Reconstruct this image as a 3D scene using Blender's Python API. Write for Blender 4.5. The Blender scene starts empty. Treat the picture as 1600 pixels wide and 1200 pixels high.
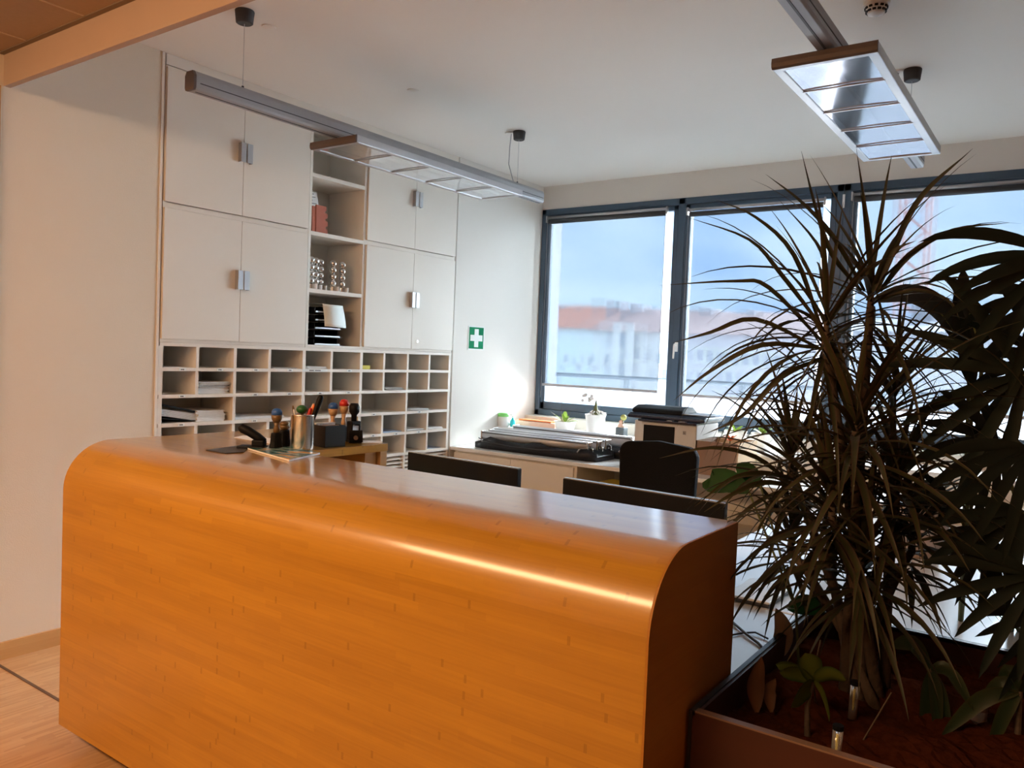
import bpy, math, random
from mathutils import Vector, Matrix
random.seed(7)
S = bpy.context.scene
COL = S.collection
PI = math.pi

# ---------------------------------------------------------------- camera
CR = Matrix(((0.5791394, -0.81425449, 0.03983947),
             (0.00771317, 0.05433979, 0.99849271),
             (-0.81519204, -0.57795918, 0.03775079)))      # rows: camera right, up, back
FPX = 1241.4
EYE = Vector((0.0, 0.0, 1.6))
cd = bpy.data.cameras.new('camera')
cd.sensor_width = 36.0
cd.lens = FPX / 1600.0 * 36.0
cd.clip_start = 0.05; cd.clip_end = 500
cam = bpy.data.objects.new('camera', cd); COL.objects.link(cam)
cam.matrix_world = Matrix.Translation(EYE) @ CR.transposed().to_4x4()
S.camera = cam
S.view_settings.view_transform = 'Standard'
S.view_settings.look = 'None'
S.view_settings.gamma = 1.0
S.view_settings.use_curve_mapping = False
S.view_settings.exposure = 0.40

# ---------------------------------------------------------------- sky and lights
SKY = 3.0
w = bpy.data.worlds.new('sky'); S.world = w; w.use_nodes = True
nt = w.node_tree; nt.nodes.clear()
def N(nt, t, **k):
    n = nt.nodes.new(t)
    for a, b in k.items(): setattr(n, a, b)
    return n
tc = N(nt, 'ShaderNodeTexCoord'); mp = N(nt, 'ShaderNodeMapping'); mp.inputs['Scale'].default_value = (1, 1, 2.6)
nz = N(nt, 'ShaderNodeTexNoise'); nz.inputs['Scale'].default_value = 4.2; nz.inputs['Detail'].default_value = 4
cr = N(nt, 'ShaderNodeValToRGB')
cr.color_ramp.elements[0].position = .34; cr.color_ramp.elements[0].color = (.36, .56, .90, 1)
cr.color_ramp.elements[1].position = .68; cr.color_ramp.elements[1].color = (.78, .92, 1.0, 1)
bg = N(nt, 'ShaderNodeBackground'); bg.inputs['Strength'].default_value = SKY
wo = N(nt, 'ShaderNodeOutputWorld')
nt.links.new(tc.outputs['Generated'], mp.inputs['Vector']); nt.links.new(mp.outputs[0], nz.inputs['Vector'])
nt.links.new(nz.outputs['Fac'], cr.inputs[0]); nt.links.new(cr.outputs[0], bg.inputs[0]); nt.links.new(bg.outputs[0], wo.inputs[0])

def sun(name, d, strength, angle, color):
    l = bpy.data.lights.new(name, 'SUN'); l.energy = strength; l.angle = math.radians(angle); l.color = color
    o = bpy.data.objects.new(name, l); COL.objects.link(o)
    o.rotation_euler = Vector(d).to_track_quat('-Z', 'Y').to_euler(); o.location = (12, -4, 9)
def area(name, loc, d, sx, sy, power, color, spread=180):
    l = bpy.data.lights.new(name, 'AREA'); l.shape = 'RECTANGLE'; l.size = sx; l.size_y = sy; l.energy = power; l.color = color
    l.spread = math.radians(spread)
    o = bpy.data.objects.new(name, l); COL.objects.link(o); o.location = loc
    o.rotation_euler = Vector(d).to_track_quat('-Z', 'Y').to_euler()
sun('hazy_sun', (-0.76, 0.58, -0.10), 24.0, 58, (.93, .97, 1.0))
sun('high_sky_glow', (-0.88, 0.12, -0.46), 34.0, 24, (.92, .96, 1.0))
sun('sky_behind_the_house', (1.0, -0.1, -0.6), 3.0, 100, (.90, .95, 1.0))
l = bpy.data.lights.new('hall_ceiling_lamp', 'AREA'); l.shape = 'RECTANGLE'; l.size = .6; l.size_y = 3.4; l.energy = 114; l.color = (1.0, .60, .31); l.spread = math.radians(165)
o = bpy.data.objects.new('hall_ceiling_lamp', l); COL.objects.link(o); o.location = (-0.85, 2.35, 2.86); o.rotation_euler = (0, -.50, 0)
area('terrace_bounce', (7.25, 1.4, .45), (-0.35, 0.05, 1), 5.5, .9, 370, (1.0, .955, .90))  # unseen area light added outside below the sill to brighten the ceiling

# ---------------------------------------------------------------- helpers
def at(x, y, ax, val):
    """the point of the world plane (axis ax = val) seen at pixel x, y of the 1600x1200 frame"""
    v = CR.transposed() @ Vector(((x - 800) / FPX, -(y - 600) / FPX, -1))
    t = (val - EYE[ax]) / v[ax]
    return EYE + v * t

class MB:
    def __init__(s): s.v = []; s.f = []; s.uv = None
    def add(s, vs, fs):
        b = len(s.v); s.v += [tuple(q) for q in vs]; s.f += [tuple(b + i for i in f) for f in fs]; return s
    def box(s, x0, x1, y0, y1, z0, z1, m=None):
        vs = [Vector((x, y, z)) for z in (z0, z1) for y in (y0, y1) for x in (x0, x1)]
        if m: vs = [m @ q for q in vs]
        return s.add(vs, [(0, 2, 3, 1), (4, 5, 7, 6), (0, 1, 5, 4), (2, 6, 7, 3), (0, 4, 6, 2), (1, 3, 7, 5)])
    def prism(s, poly, ax, a, b):
        """polygon (list of 2D) extruded along axis ax from a to b"""
        n = len(poly)
        def P(q, t): 
            l = list(q); l.insert(ax, t); return l
        vs = [P(q, a) for q in poly] + [P(q, b) for q in poly]
        fs = [tuple(range(n))[::-1], tuple(range(n, 2 * n))] + [(i, (i + 1) % n, n + (i + 1) % n, n + i) for i in range(n)]
        return s.add(vs, fs)
    def tube(s, pts, r, n=8, cap=True):
        pts = [Vector(p) for p in pts]; R = r if isinstance(r, (list, tuple)) else [r] * len(pts)
        b = len(s.v); up = None
        for i, p in enumerate(pts):
            d = (pts[min(i + 1, len(pts) - 1)] - pts[max(i - 1, 0)]).normalized()
            if up is None:
                up = Vector((0, 0, 1)) if abs(d.z) < .9 else Vector((1, 0, 0))
            a = d.cross(up).normalized(); up = a.cross(d).normalized()
            for k in range(n):
                t = 2 * PI * k / n
                s.v.append(tuple(p + (a * math.cos(t) + up * math.sin(t)) * R[i]))
        for i in range(len(pts) - 1):
            for k in range(n):
                k2 = (k + 1) % n
                s.f.append((b + i * n + k, b + i * n + k2, b + (i + 1) * n + k2, b + (i + 1) * n + k))
        if cap:
            s.f.append(tuple(b + k for k in range(n))[::-1]); s.f.append(tuple(b + (len(pts) - 1) * n + k for k in range(n)))
        return s
    def lathe(s, prof, c=(0, 0, 0), n=24, sx=1, sy=1):
        b = len(s.v); c = Vector(c)
        for r, z in prof:
            for k in range(n):
                t = 2 * PI * k / n
                s.v.append((c.x + math.cos(t) * r * sx, c.y + math.sin(t) * r * sy, c.z + z))
        for i in range(len(prof) - 1):
            for k in range(n):
                k2 = (k + 1) % n
                s.f.append((b + i * n + k, b + i * n + k2, b + (i + 1) * n + k2, b + (i + 1) * n + k))
        s.f.append(tuple(b + k for k in range(n))[::-1]); s.f.append(tuple(b + (len(prof) - 1) * n + k for k in range(n)))
        return s
    def ball(s, c, r, n=12, sz=1):
        return s.lathe([(max(r * math.sin(PI * i / 10), 1e-4), -r * sz * math.cos(PI * i / 10)) for i in range(11)], c, n)
    def build(s, name, mat, parent=None, bevel=0, smooth=False, seg=2):
        me = bpy.data.meshes.new(name); me.from_pydata(s.v, [], s.f); me.update()
        if s.uv:
            l = me.uv_layers.new(name='UVMap')
            for p in me.polygons:
                for li, vi in zip(p.loop_indices, p.vertices): l.data[li].uv = s.uv[vi]
        if isinstance(mat, (list, tuple)):
            for m in mat: me.materials.append(m)
        else: me.materials.append(mat)
        if smooth:
            for p in me.polygons: p.use_smooth = True
        o = bpy.data.objects.new(name, me); COL.objects.link(o)
        if parent:
            o.parent = parent
            if parent.type == 'EMPTY' and not parent.get('_local'):
                o.matrix_parent_inverse = Matrix.Translation(-parent.location)
        if bevel:
            md = o.modifiers.new('bevel', 'BEVEL'); md.width = bevel; md.segments = seg; md.limit_method = 'ANGLE'
        return o

def tag(o, label=None, cat=None, group=None, kind=None):
    if label: o['label'] = label
    if cat: o['category'] = cat
    if group: o['group'] = group
    if kind: o['kind'] = kind
    return o
def thing(name, label, cat, loc=(0, 0, 0), group=None, rz=0, local=False):
    o = bpy.data.objects.new(name, None); COL.objects.link(o); o.location = loc; o.rotation_euler.z = rz
    o.empty_display_size = .1
    if local: LOCALS.append(o); o['_local'] = 1
    return tag(o, label, cat, group)
LOCALS = []
def struct(name, mb, mat, **k):
    return tag(mb.build(name, mat, **k), kind='structure')
def dup(o, loc=None, label=None, rz=None, parent=None):
    c = o.copy(); COL.objects.link(c)
    if parent: c.parent = parent
    if loc is not None: c.location = loc
    if label: c['label'] = label
    if rz is not None: c.rotation_euler.z = rz
    for ch in [q for q in bpy.data.objects if q.parent == o]:
        dup(ch, parent=c)
    if c.get('_local'): LOCALS.append(c)
    return c

# ---------------------------------------------------------------- materials
def mat(name, col, rough=.5, metal=0, coat=0, noise=0, nscale=8, bump=0, bscale=60, trans=0, spec=.5, stretch=(1, 1, 1)):
    m = bpy.data.materials.new(name); m.use_nodes = True; nt = m.node_tree
    b = nt.nodes['Principled BSDF']
    b.inputs['Base Color'].default_value = (*col, 1); b.inputs['Roughness'].default_value = rough
    b.inputs['Metallic'].default_value = metal; b.inputs['Coat Weight'].default_value = coat; b.inputs['Coat Roughness'].default_value = .15
    b.inputs['Transmission Weight'].default_value = trans
    b.inputs['Specular IOR Level'].default_value = spec
    tc = N(nt, 'ShaderNodeTexCoord')
    mp = N(nt, 'ShaderNodeMapping'); mp.inputs['Scale'].default_value = stretch
    nt.links.new(tc.outputs['Object'], mp.inputs[0])
    nz = N(nt, 'ShaderNodeTexNoise'); nz.inputs['Scale'].default_value = nscale; nz.inputs['Detail'].default_value = 5
    nt.links.new(mp.outputs[0], nz.inputs['Vector'])
    mx = N(nt, 'ShaderNodeMixRGB'); mx.blend_type = 'MIX'
    k = 1 - (noise or .04)
    mx.inputs[1].default_value = (col[0] * k, col[1] * k, col[2] * k, 1)
    k = 1 + (noise or .04)
    mx.inputs[2].default_value = (min(col[0] * k, 1), min(col[1] * k, 1), min(col[2] * k, 1), 1)
    nt.links.new(nz.outputs['Fac'], mx.inputs[0]); nt.links.new(mx.outputs[0], b.inputs['Base Color'])
    if bump:
        n2 = N(nt, 'ShaderNodeTexNoise'); n2.inputs['Scale'].default_value = bscale; n2.inputs['Detail'].default_value = 3
        nt.links.new(mp.outputs[0], n2.inputs['Vector'])
        bp = N(nt, 'ShaderNodeBump'); bp.inputs['Strength'].default_value = bump; bp.inputs['Distance'].default_value = .01
        nt.links.new(n2.outputs['Fac'], bp.inputs['Height']); nt.links.new(bp.outputs[0], b.inputs['Normal'])
    return m
def math_(nt, op, a, b=None, c=None):
    n = N(nt, 'ShaderNodeMath', operation=op)
    for i, q in enumerate((a, b, c)):
        if q is None: continue
        if isinstance(q, (int, float)): n.inputs[i].default_value = q
        else: nt.links.new(q, n.inputs[i])
    return n.outputs[0]
def strips(name, c_dark, c_light, row, length, knot=0.0, rough=.35, coat=.3, uv=True, axes=(0, 1), knotcol=(.25, .1, .02), grain=.5, rowvar=.5):
    """strip wood: u runs along the grain, v across; every strip has its own tone and node marks"""
    m = bpy.data.materials.new(name); m.use_nodes = True; nt = m.node_tree; L = nt.links.new
    b = nt.nodes['Principled BSDF']; b.inputs['Roughness'].default_value = rough
    b.inputs['Coat Weight'].default_value = coat; b.inputs['Coat Roughness'].default_value = .14
    tc = N(nt, 'ShaderNodeTexCoord'); sp = N(nt, 'ShaderNodeSeparateXYZ'); L(tc.outputs['UV' if uv else 'Object'], sp.inputs[0])
    u, v = sp.outputs[axes[0]], sp.outputs[axes[1]]
    r = math_(nt, 'FLOOR', math_(nt, 'DIVIDE', v, row))
    wn = N(nt, 'ShaderNodeTexWhiteNoise', noise_dimensions='1D'); L(r, wn.inputs['W'])
    off = math_(nt, 'MULTIPLY', wn.outputs['Value'], 7.3)
    uu = math_(nt, 'ADD', math_(nt, 'DIVIDE', u, length), off)
    cell = math_(nt, 'FLOOR', uu)
    cv = N(nt, 'ShaderNodeCombineXYZ'); L(r, cv.inputs[0]); L(cell, cv.inputs[1])
    wn2 = N(nt, 'ShaderNodeTexWhiteNoise', noise_dimensions='2D'); L(cv.outputs[0], wn2.inputs['Vector'])
    # fine fibre
    cg = N(nt, 'ShaderNodeCombineXYZ'); L(math_(nt, 'MULTIPLY', u, 3.0), cg.inputs[0]); L(math_(nt, 'MULTIPLY', v, 90.0), cg.inputs[1]); L(wn.outputs['Value'], cg.inputs[2])
    ng = N(nt, 'ShaderNodeTexNoise'); ng.inputs['Scale'].default_value = 1.6; ng.inputs['Detail'].default_value = 4; L(cg.outputs[0], ng.inputs['Vector'])
    # broad bands
    cb = N(nt, 'ShaderNodeCombineXYZ'); L(math_(nt, 'MULTIPLY', u, .8), cb.inputs[0]); L(math_(nt, 'MULTIPLY', v, 9.0), cb.inputs[1])
    nb = N(nt, 'ShaderNodeTexNoise'); nb.inputs['Scale'].default_value = 1.3; L(cb.outputs[0], nb.inputs['Vector'])
    f = math_(nt, 'ADD', math_(nt, 'MULTIPLY', wn2.outputs['Value'], rowvar), math_(nt, 'ADD', math_(nt, 'MULTIPLY', ng.outputs['Fac'], grain), math_(nt, 'MULTIPLY', nb.outputs['Fac'], 1 - rowvar)))
    f = math_(nt, 'MULTIPLY', f, 1 / (1 + grain * .6)) 
    mx = N(nt, 'ShaderNodeMixRGB'); mx.inputs[1].default_value = (*c_dark, 1); mx.inputs[2].default_value = (*c_light, 1); L(f, mx.inputs[0])
    out = mx.outputs[0]
    if knot:
        fr = math_(nt, 'FRACT', uu)
        dk = math_(nt, 'ABSOLUTE', math_(nt, 'SUBTRACT', fr, .5))
        near = math_(nt, 'LESS_THAN', dk, .009)
        wn3 = N(nt, 'ShaderNodeTexWhiteNoise', noise_dimensions='3D'); L(cv.outputs[0], wn3.inputs['Vector'])
        some = math_(nt, 'LESS_THAN', wn3.outputs['Value'], .5)
        k = math_(nt, 'MULTIPLY', math_(nt, 'MULTIPLY', near, some), knot)
        m2 = N(nt, 'ShaderNodeMixRGB'); L(k, m2.inputs[0]); L(out, m2.inputs[1]); m2.inputs[2].default_value = (*knotcol, 1); out = m2.outputs[0]
    L(out, b.inputs['Base Color'])
    return m
def leafmat(name, mid, edge, rough=.45, var=.35, transl=.25):
    m = bpy.data.materials.new(name); m.use_nodes = True; nt = m.node_tree; L = nt.links.new
    b = nt.nodes['Principled BSDF']; b.inputs['Roughness'].default_value = rough
    tc = N(nt, 'ShaderNodeTexCoord'); sp = N(nt, 'ShaderNodeSeparateXYZ'); L(tc.outputs['UV'], sp.inputs[0])
    e = math_(nt, 'MULTIPLY', math_(nt, 'ABSOLUTE', math_(nt, 'SUBTRACT', sp.outputs[0], .5)), 2)
    e = math_(nt, 'POWER', e, 2.5)
    mx = N(nt, 'ShaderNodeMixRGB'); L(e, mx.inputs[0]); mx.inputs[1].default_value = (*mid, 1); mx.inputs[2].default_value = (*edge, 1)
    nz = N(nt, 'ShaderNodeTexNoise'); nz.inputs['Scale'].default_value = 9; L(tc.outputs['Object'], nz.inputs['Vector'])
    hs = N(nt, 'ShaderNodeHueSaturation'); L(mx.outputs[0], hs.inputs['Color'])
    L(math_(nt, 'ADD', math_(nt, 'MULTIPLY', nz.outputs['Fac'], 2 * var), 1 - var), hs.inputs['Value'])
    L(hs.outputs[0], b.inputs['Base Color'])
    tr = N(nt, 'ShaderNodeBsdfTranslucent'); L(hs.outputs[0], tr.inputs[0])
    ms = N(nt, 'ShaderNodeMixShader'); ms.inputs[0].default_value = transl
    L(b.outputs[0], ms.inputs[1]); L(tr.outputs[0], ms.inputs[2]); L(ms.outputs[0], nt.nodes['Material Output'].inputs[0])
    return m

M = {}
M['wall'] = mat('white_plaster', (.85, .82, .77), .85, noise=.02, nscale=2, bump=.12, bscale=220)
M['walltan'] = mat('tan_plaster', (.80, .72, .61), .85, noise=.02, nscale=2, bump=.12, bscale=220)  # warm cast of the hall light is put into this base colour
M['ceil'] = mat('ceiling_paint', (.87, .85, .81), .9, noise=.02, nscale=1)
M['cab'] = mat('cream_laminate', (.84, .79, .715), .5, noise=.015, nscale=3)
M['cabin'] = mat('cream_board_inside', (.74, .72, .66), .6, noise=.02)
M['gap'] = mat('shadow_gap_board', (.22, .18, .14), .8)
M['acoustic'] = mat('acoustic_panel', (.40, .31, .23), .9, noise=.06, nscale=60)
M['acjoint'] = mat('panel_joint', (.58, .48, .38), .8)
M['beam'] = mat('bulkhead_paint', (.50, .385, .30), .8, noise=.03)
M['bamboo'] = strips('bamboo_laminate', (.29, .118, .009), (.60, .300, .024), .0205, .46, knot=.34, rough=.30, coat=1.0, knotcol=(.17, .065, .008), rowvar=.24)
M['bambooend'] = strips('bamboo_end_panel', (.34, .13, .012), (.48, .20, .02), .03, .6, rough=.6, coat=0, grain=.7, uv=False, axes=(0, 2), rowvar=.3)
M['parquet'] = strips('industrial_parquet', (.37, .19, .08), (.60, .36, .18), .012, .18, rough=.38, coat=.25, uv=False, axes=(0, 1), grain=.5, rowvar=.6)
M['oak'] = strips('oak_strip', (.50, .26, .09), (.68, .40, .17), .05, .9, rough=.4, coat=.2, uv=False, axes=(0, 2))
M['alu'] = mat('brushed_aluminium', (.50, .50, .52), .36, metal=.85, noise=.05, nscale=30)
M['alumatt'] = mat('painted_aluminium', (.36, .365, .385), .5, metal=.35)
M['aluend'] = mat('lamp_end_cap', (.11, .085, .075), .6)
M['tube'] = mat('anodised_tube', (.60, .62, .66), .38, metal=.35)
M['steel'] = mat('brushed_steel', (.70, .66, .60), .27, metal=1, noise=.04, nscale=20)
M['chrome'] = mat('polished_steel', (.78, .77, .75), .10, metal=1)
M['black'] = mat('black_plastic', (.005, .005, .006), .55, spec=.2)
M['blackmatt'] = mat('black_fabric', (.006, .006, .007), .9, spec=.2, bump=.2, bscale=300)
M['nylon'] = mat('black_nylon', (.006, .006, .009), .5, spec=.4, bump=.5, bscale=14)
M['dark'] = mat('dark_grey_plastic', (.05, .05, .055), .5)
M['cup'] = mat('charcoal_canopy', (.045, .042, .042), .6)
M['frame'] = mat('slate_window_frame', (.055, .10, .155), .42, noise=.05)
M['sill'] = mat('cream_sill', (.74, .71, .64), .5)
M['white'] = mat('white_plastic', (.82, .82, .81), .35)
M['desk'] = mat('white_desk_laminate', (.86, .87, .88), .22, coat=.3)
M['ceramic'] = mat('white_ceramic', (.84, .83, .80), .3, coat=.3)
M['paper'] = mat('paper', (.80, .79, .78), .8, noise=.05, nscale=40)
M['paperblue'] = mat('bluish_paper', (.45, .55, .72), .8)
M['papergrey'] = mat('newspaper_paper', (.52, .50, .48), .85, noise=.25, nscale=60)
M['ink'] = mat('printed_ink', (.08, .08, .08), .8)
M['green'] = mat('sign_green', (.0, .20, .085), .8, spec=.1)
M['signwhite'] = mat('sign_white', (.85, .90, .88), .8, spec=.1)
M['brick'] = mat('rust_red_card', (.42, .11, .06), .7)
M['yellow'] = mat('yellow_card', (.80, .68, .12), .6)
M['card'] = mat('brown_cardboard', (.30, .19, .13), .85, noise=.06)
M['pine'] = strips('pale_pine', (.66, .46, .28), (.80, .60, .40), .05, .7, uv=False, axes=(1, 2), coat=0)
M['orange'] = mat('orange_card', (.85, .20, .05), .6)
M['red'] = mat('red_plastic', (.60, .03, .02), .4)
M['blue'] = mat('blue_plastic', (.03, .12, .42), .35)
M['dgreen'] = mat('green_plastic', (.02, .12, .03), .4)
M['brownhandle'] = mat('brown_varnished_wood', (.16, .09, .03), .35, coat=.3)
M['tan'] = mat('tan_varnished_wood', (.50, .30, .15), .4, coat=.3)
M['lime'] = mat('light_green_lid', (.25, .75, .20), .4)
M['teal'] = mat('turquoise_plastic', (.02, .50, .55), .4)
M['printwhite'] = mat('printer_body', (.72, .70, .67), .5)
M['navy'] = mat('printer_dark_blue', (.015, .022, .05), .25, coat=.4)
M['planter'] = mat('dark_red_wood', (.050, .011, .006), .45, coat=.1, noise=.3, nscale=3, stretch=(1, 1, 6))
M['planterrim'] = mat('black_rim', (.012, .009, .008), .4)
M['soil'] = mat('clay_granules', (.055, .014, .006), 1, noise=.5, nscale=60, spec=0, bump=.3, bscale=120)
M['bark'] = mat('cane_bark', (.10, .065, .04), .85, noise=.3, nscale=30, bump=.5, bscale=50)
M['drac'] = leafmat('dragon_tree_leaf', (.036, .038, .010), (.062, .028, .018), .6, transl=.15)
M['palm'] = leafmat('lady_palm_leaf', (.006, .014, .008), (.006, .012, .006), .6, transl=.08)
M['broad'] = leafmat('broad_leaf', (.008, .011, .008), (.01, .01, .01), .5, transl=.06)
M['crot'] = leafmat('variegated_leaf', (.12, .14, .018), (.025, .05, .01), .4, var=.5)
M['bright'] = leafmat('fresh_leaf', (.010, .055, .007), (.008, .045, .006), .75)
M['orchid'] = leafmat('orchid_leaf', (.18, .28, .04), (.16, .25, .04), .4)
M['lance'] = leafmat('lance_leaf', (.022, .036, .010), (.05, .05, .015), .5)
M['deadleaf'] = leafmat('dry_leaf', (.20, .075, .025), (.13, .05, .02), .6)
M['petal'] = mat('white_petal', (.85, .82, .80), .6)
M['stalk'] = mat('green_stalk', (.10, .11, .03), .6)
M['cactus'] = mat('yellow_cactus', (.55, .55, .16), .7, bump=.8, bscale=90)
M['peach'] = mat('peach_ceramic', (.80, .50, .36), .5)
M['slate'] = mat('dark_grey_pot', (.10, .12, .13), .6)
M['rail'] = mat('blue_grey_railing', (.09, .115, .15), .6)
M['terra'] = mat('dull_beige_pot', (.42, .32, .26), .8)
M['brass'] = mat('joint_strip_metal', (.16, .10, .07), .5, metal=.5)

def glassmat():
    m = bpy.data.materials.new('window_glass'); m.use_nodes = True; nt = m.node_tree; nt.nodes.clear(); L = nt.links.new
    t = N(nt, 'ShaderNodeBsdfTransparent'); t.inputs[0].default_value = (.93, .96, .96, 1)
    g = N(nt, 'ShaderNodeBsdfGlossy'); g.inputs['Roughness'].default_value = .02
    f = N(nt, 'ShaderNodeFresnel'); f.inputs[0].default_value = 1.45
    x = N(nt, 'ShaderNodeMixShader'); o = N(nt, 'ShaderNodeOutputMaterial')
    L(f.outputs[0], x.inputs[0]); L(t.outputs[0], x.inputs[1]); L(g.outputs[0], x.inputs[2]); L(x.outputs[0], o.inputs[0]); return m
M['glass'] = glassmat()
def blindmat():
    m = bpy.data.materials.new('screen_blind_fabric'); m.use_nodes = True; nt = m.node_tree; nt.nodes.clear(); L = nt.links.new
    t = N(nt, 'ShaderNodeBsdfTransparent'); t.inputs[0].default_value = (.50, .52, .54, 1)
    r = N(nt, 'ShaderNodeBsdfRefraction'); r.inputs['Color'].default_value = (.50, .52, .54, 1); r.inputs['IOR'].default_value = 1.04; r.inputs['Roughness'].default_value = .17
    x = N(nt, 'ShaderNodeMixShader'); x.inputs[0].default_value = .6
    tl = N(nt, 'ShaderNodeBsdfTranslucent'); tl.inputs[0].default_value = (.42, .44, .48, 1)
    x2 = N(nt, 'ShaderNodeMixShader'); x2.inputs[0].default_value = .02
    o = N(nt, 'ShaderNodeOutputMaterial')
    L(t.outputs[0], x.inputs[1]); L(r.outputs[0], x.inputs[2]); L(x.outputs[0], x2.inputs[1]); L(tl.outputs[0], x2.inputs[2]); L(x2.outputs[0], o.inputs[0])
    return m
M['blind'] = blindmat()
def lensmat():
    m = bpy.data.materials.new('acrylic_lens'); m.use_nodes = True; nt = m.node_tree; nt.nodes.clear(); L = nt.links.new
    t = N(nt, 'ShaderNodeBsdfTransparent'); t.inputs[0].default_value = (.85, .88, .92, 1)
    g = N(nt, 'ShaderNodeBsdfGlossy'); g.inputs['Roughness'].default_value = .10; g.inputs[0].default_value = (.95, .97, 1, 1)
    tc = N(nt, 'ShaderNodeTexCoord'); nz = N(nt, 'ShaderNodeTexNoise'); nz.inputs['Scale'].default_value = 3
    bp = N(nt, 'ShaderNodeBump'); bp.inputs['Strength'].default_value = .12; bp.inputs['Distance'].default_value = .02
    L(tc.outputs['Object'], nz.inputs['Vector']); L(nz.outputs['Fac'], bp.inputs['Height']); L(bp.outputs[0], g.inputs['Normal'])
    x = N(nt, 'ShaderNodeMixShader'); x.inputs[0].default_value = .74; o = N(nt, 'ShaderNodeOutputMaterial')
    L(t.outputs[0], x.inputs[1]); L(g.outputs[0], x.inputs[2]); L(x.outputs[0], o.inputs[0]); return m
M['lens'] = lensmat()
M['clear'] = mat('clear_glass_tube', (.9, .9, .85), .08, trans=.8)

# ================================================================ THE SETTING
WY = 4.229      # face of the cabinet wall
WX = 6.36       # face of the window wall
CZ = 3.20       # ceiling
NX0, NX1 = 2.50, 5.10
struct('floor', MB().box(-3, WX + .3, -5, WY + .6, -.1, 0), M['parquet'])
struct('ceiling', MB().box(1.70, WX + .3, -5, WY + .6, CZ, CZ + .1), M['ceil'])
struct('wall_left', MB().box(-3, NX0, WY, WY + .6, 0, CZ), M['walltan'])
struct('wall_left', MB().box(NX1, WX + .3, WY, WY + .6, 0, CZ).box(NX0, NX1, WY + .45, WY + .6, 0, CZ), M['wall'])
struct('wall_window', MB().box(WX, WX + .3, -5, WY, 0, 1.03).box(WX, WX + .3, -5, WY, 2.98, CZ).box(WX, WX + .3, -5, .02, 1.03, 2.98), M['wall'])
struct('wall_right', MB().box(-3, WX + .3, -5.1, -5, 0, CZ), M['wall'])
struct('wall_back', MB().box(-3.1, -3, -5, WY, 0, CZ), M['wall'])
struct('baseboard_left', MB().box(-3, NX0, WY - .014, WY, 0, .088), M['oak'])
struct('trim_1', MB().box(-3, 1.672, WY - .02, WY, .088, 2.77), M['oak'])           # wooden wall panel of the hall, its edge at the left of the frame
struct('trim_2', MB().box(1.676, 1.690, -5, WY, 0, .002), M['brass'])               # joint between the two floors
struct('trim_3', MB().box(1.690, 1.72, -5, WY, 2.775, CZ), M['beam'])               # bulkhead between hall and office ceilings
struct('trim_4', MB().box(WX - .17, WX, -4.2, WY, .93, 1.03), M['sill'], bevel=.006)
# hall ceiling of acoustic panels
hc = struct('ceiling_hall', MB().box(-3, 1.69, -5, WY, 2.925, 3.0), M['acoustic'])
j = MB()
for k in range(-14, 16):
    y = 3.418 + k * .52
    if -5 < y < WY: j.box(-3, 1.66, y - .004, y + .004, 2.922, 2.9252)
tag(j.build('panel_joint', M['acjoint'], hc))
MB().box(1.665, 1.69, -5, WY, 2.921, 2.9252).build('shadow_joint', M['gap'], hc)

# windows
def window(n, y0, y1, mulls):
    """one window unit from y0 (right) to y1 (left): frame, sashes, panes"""
    z0, z1 = 1.03, 2.98
    fr = MB()
    fr.box(WX - .012, WX + .09, y0, y1, z1 - .055, z1).box(WX - .012, WX + .09, y0, y1, z0, z0 + .055)
    fr.box(WX - .012, WX + .09, y1 - .05, y1, z0, z1).box(WX - .012, WX + .09, y0, y0 + .05, z0, z1)
    for (a, b) in mulls: fr.box(WX - .012, WX + .09, a + .045, b - .045, z0, z1)
    o = struct('window_%d' % n, fr, M['frame'], bevel=.004)
    edges = [y0 + .05] + [q for ab in mulls for q in (ab[0] + .045, ab[1] - .045)] + [y1 - .05]
    for i in range(0, len(edges), 2):
        a, b = edges[i], edges[i + 1]; A = z0 + .058; B = z1 - .058; t = .062
        s = MB().box(WX, WX + .07, a + .003, b - .003, A, A + t + .01).box(WX, WX + .07, a + .003, b - .003, B - t + .02, B)
        s.box(WX, WX + .07, a + .003, a + .048, A, B).box(WX, WX + .07, b - .048, b - .003, A, B)
        so = s.build('sash', M['frame'], o, bevel=.005)
        MB().box(WX + .034, WX + .040, a + .04, b - .04, A + .05, B - .03).build('pane', M['glass'], so)
    return o
W1 = window(1, 1.50, 4.224, [(2.73, 2.88)])
W2 = window(2, .02, 1.50, [])
def latch(y, z, parent):
    h = MB().box(WX - .022, WX - .012, y - .014, y + .014, z - .04, z + .04)
    h.tube([(WX - .02, y, z + .02), (WX - .058, y, z + .02), (WX - .062, y, z + .008), (WX - .062, y + .004, z - .10)], [.009, .009, .010, .008], 8)
    tag(h.build('latch_handle', M['white'], parent, bevel=.002), 'white latch handle on the slate frame')
latch(2.795, 1.715, W1)
hb = MB().box(WX - .025, WX - .012, 1.492, 1.508, 2.80, 2.90); hb.build('hinge_cover', M['white'], W1)
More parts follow.
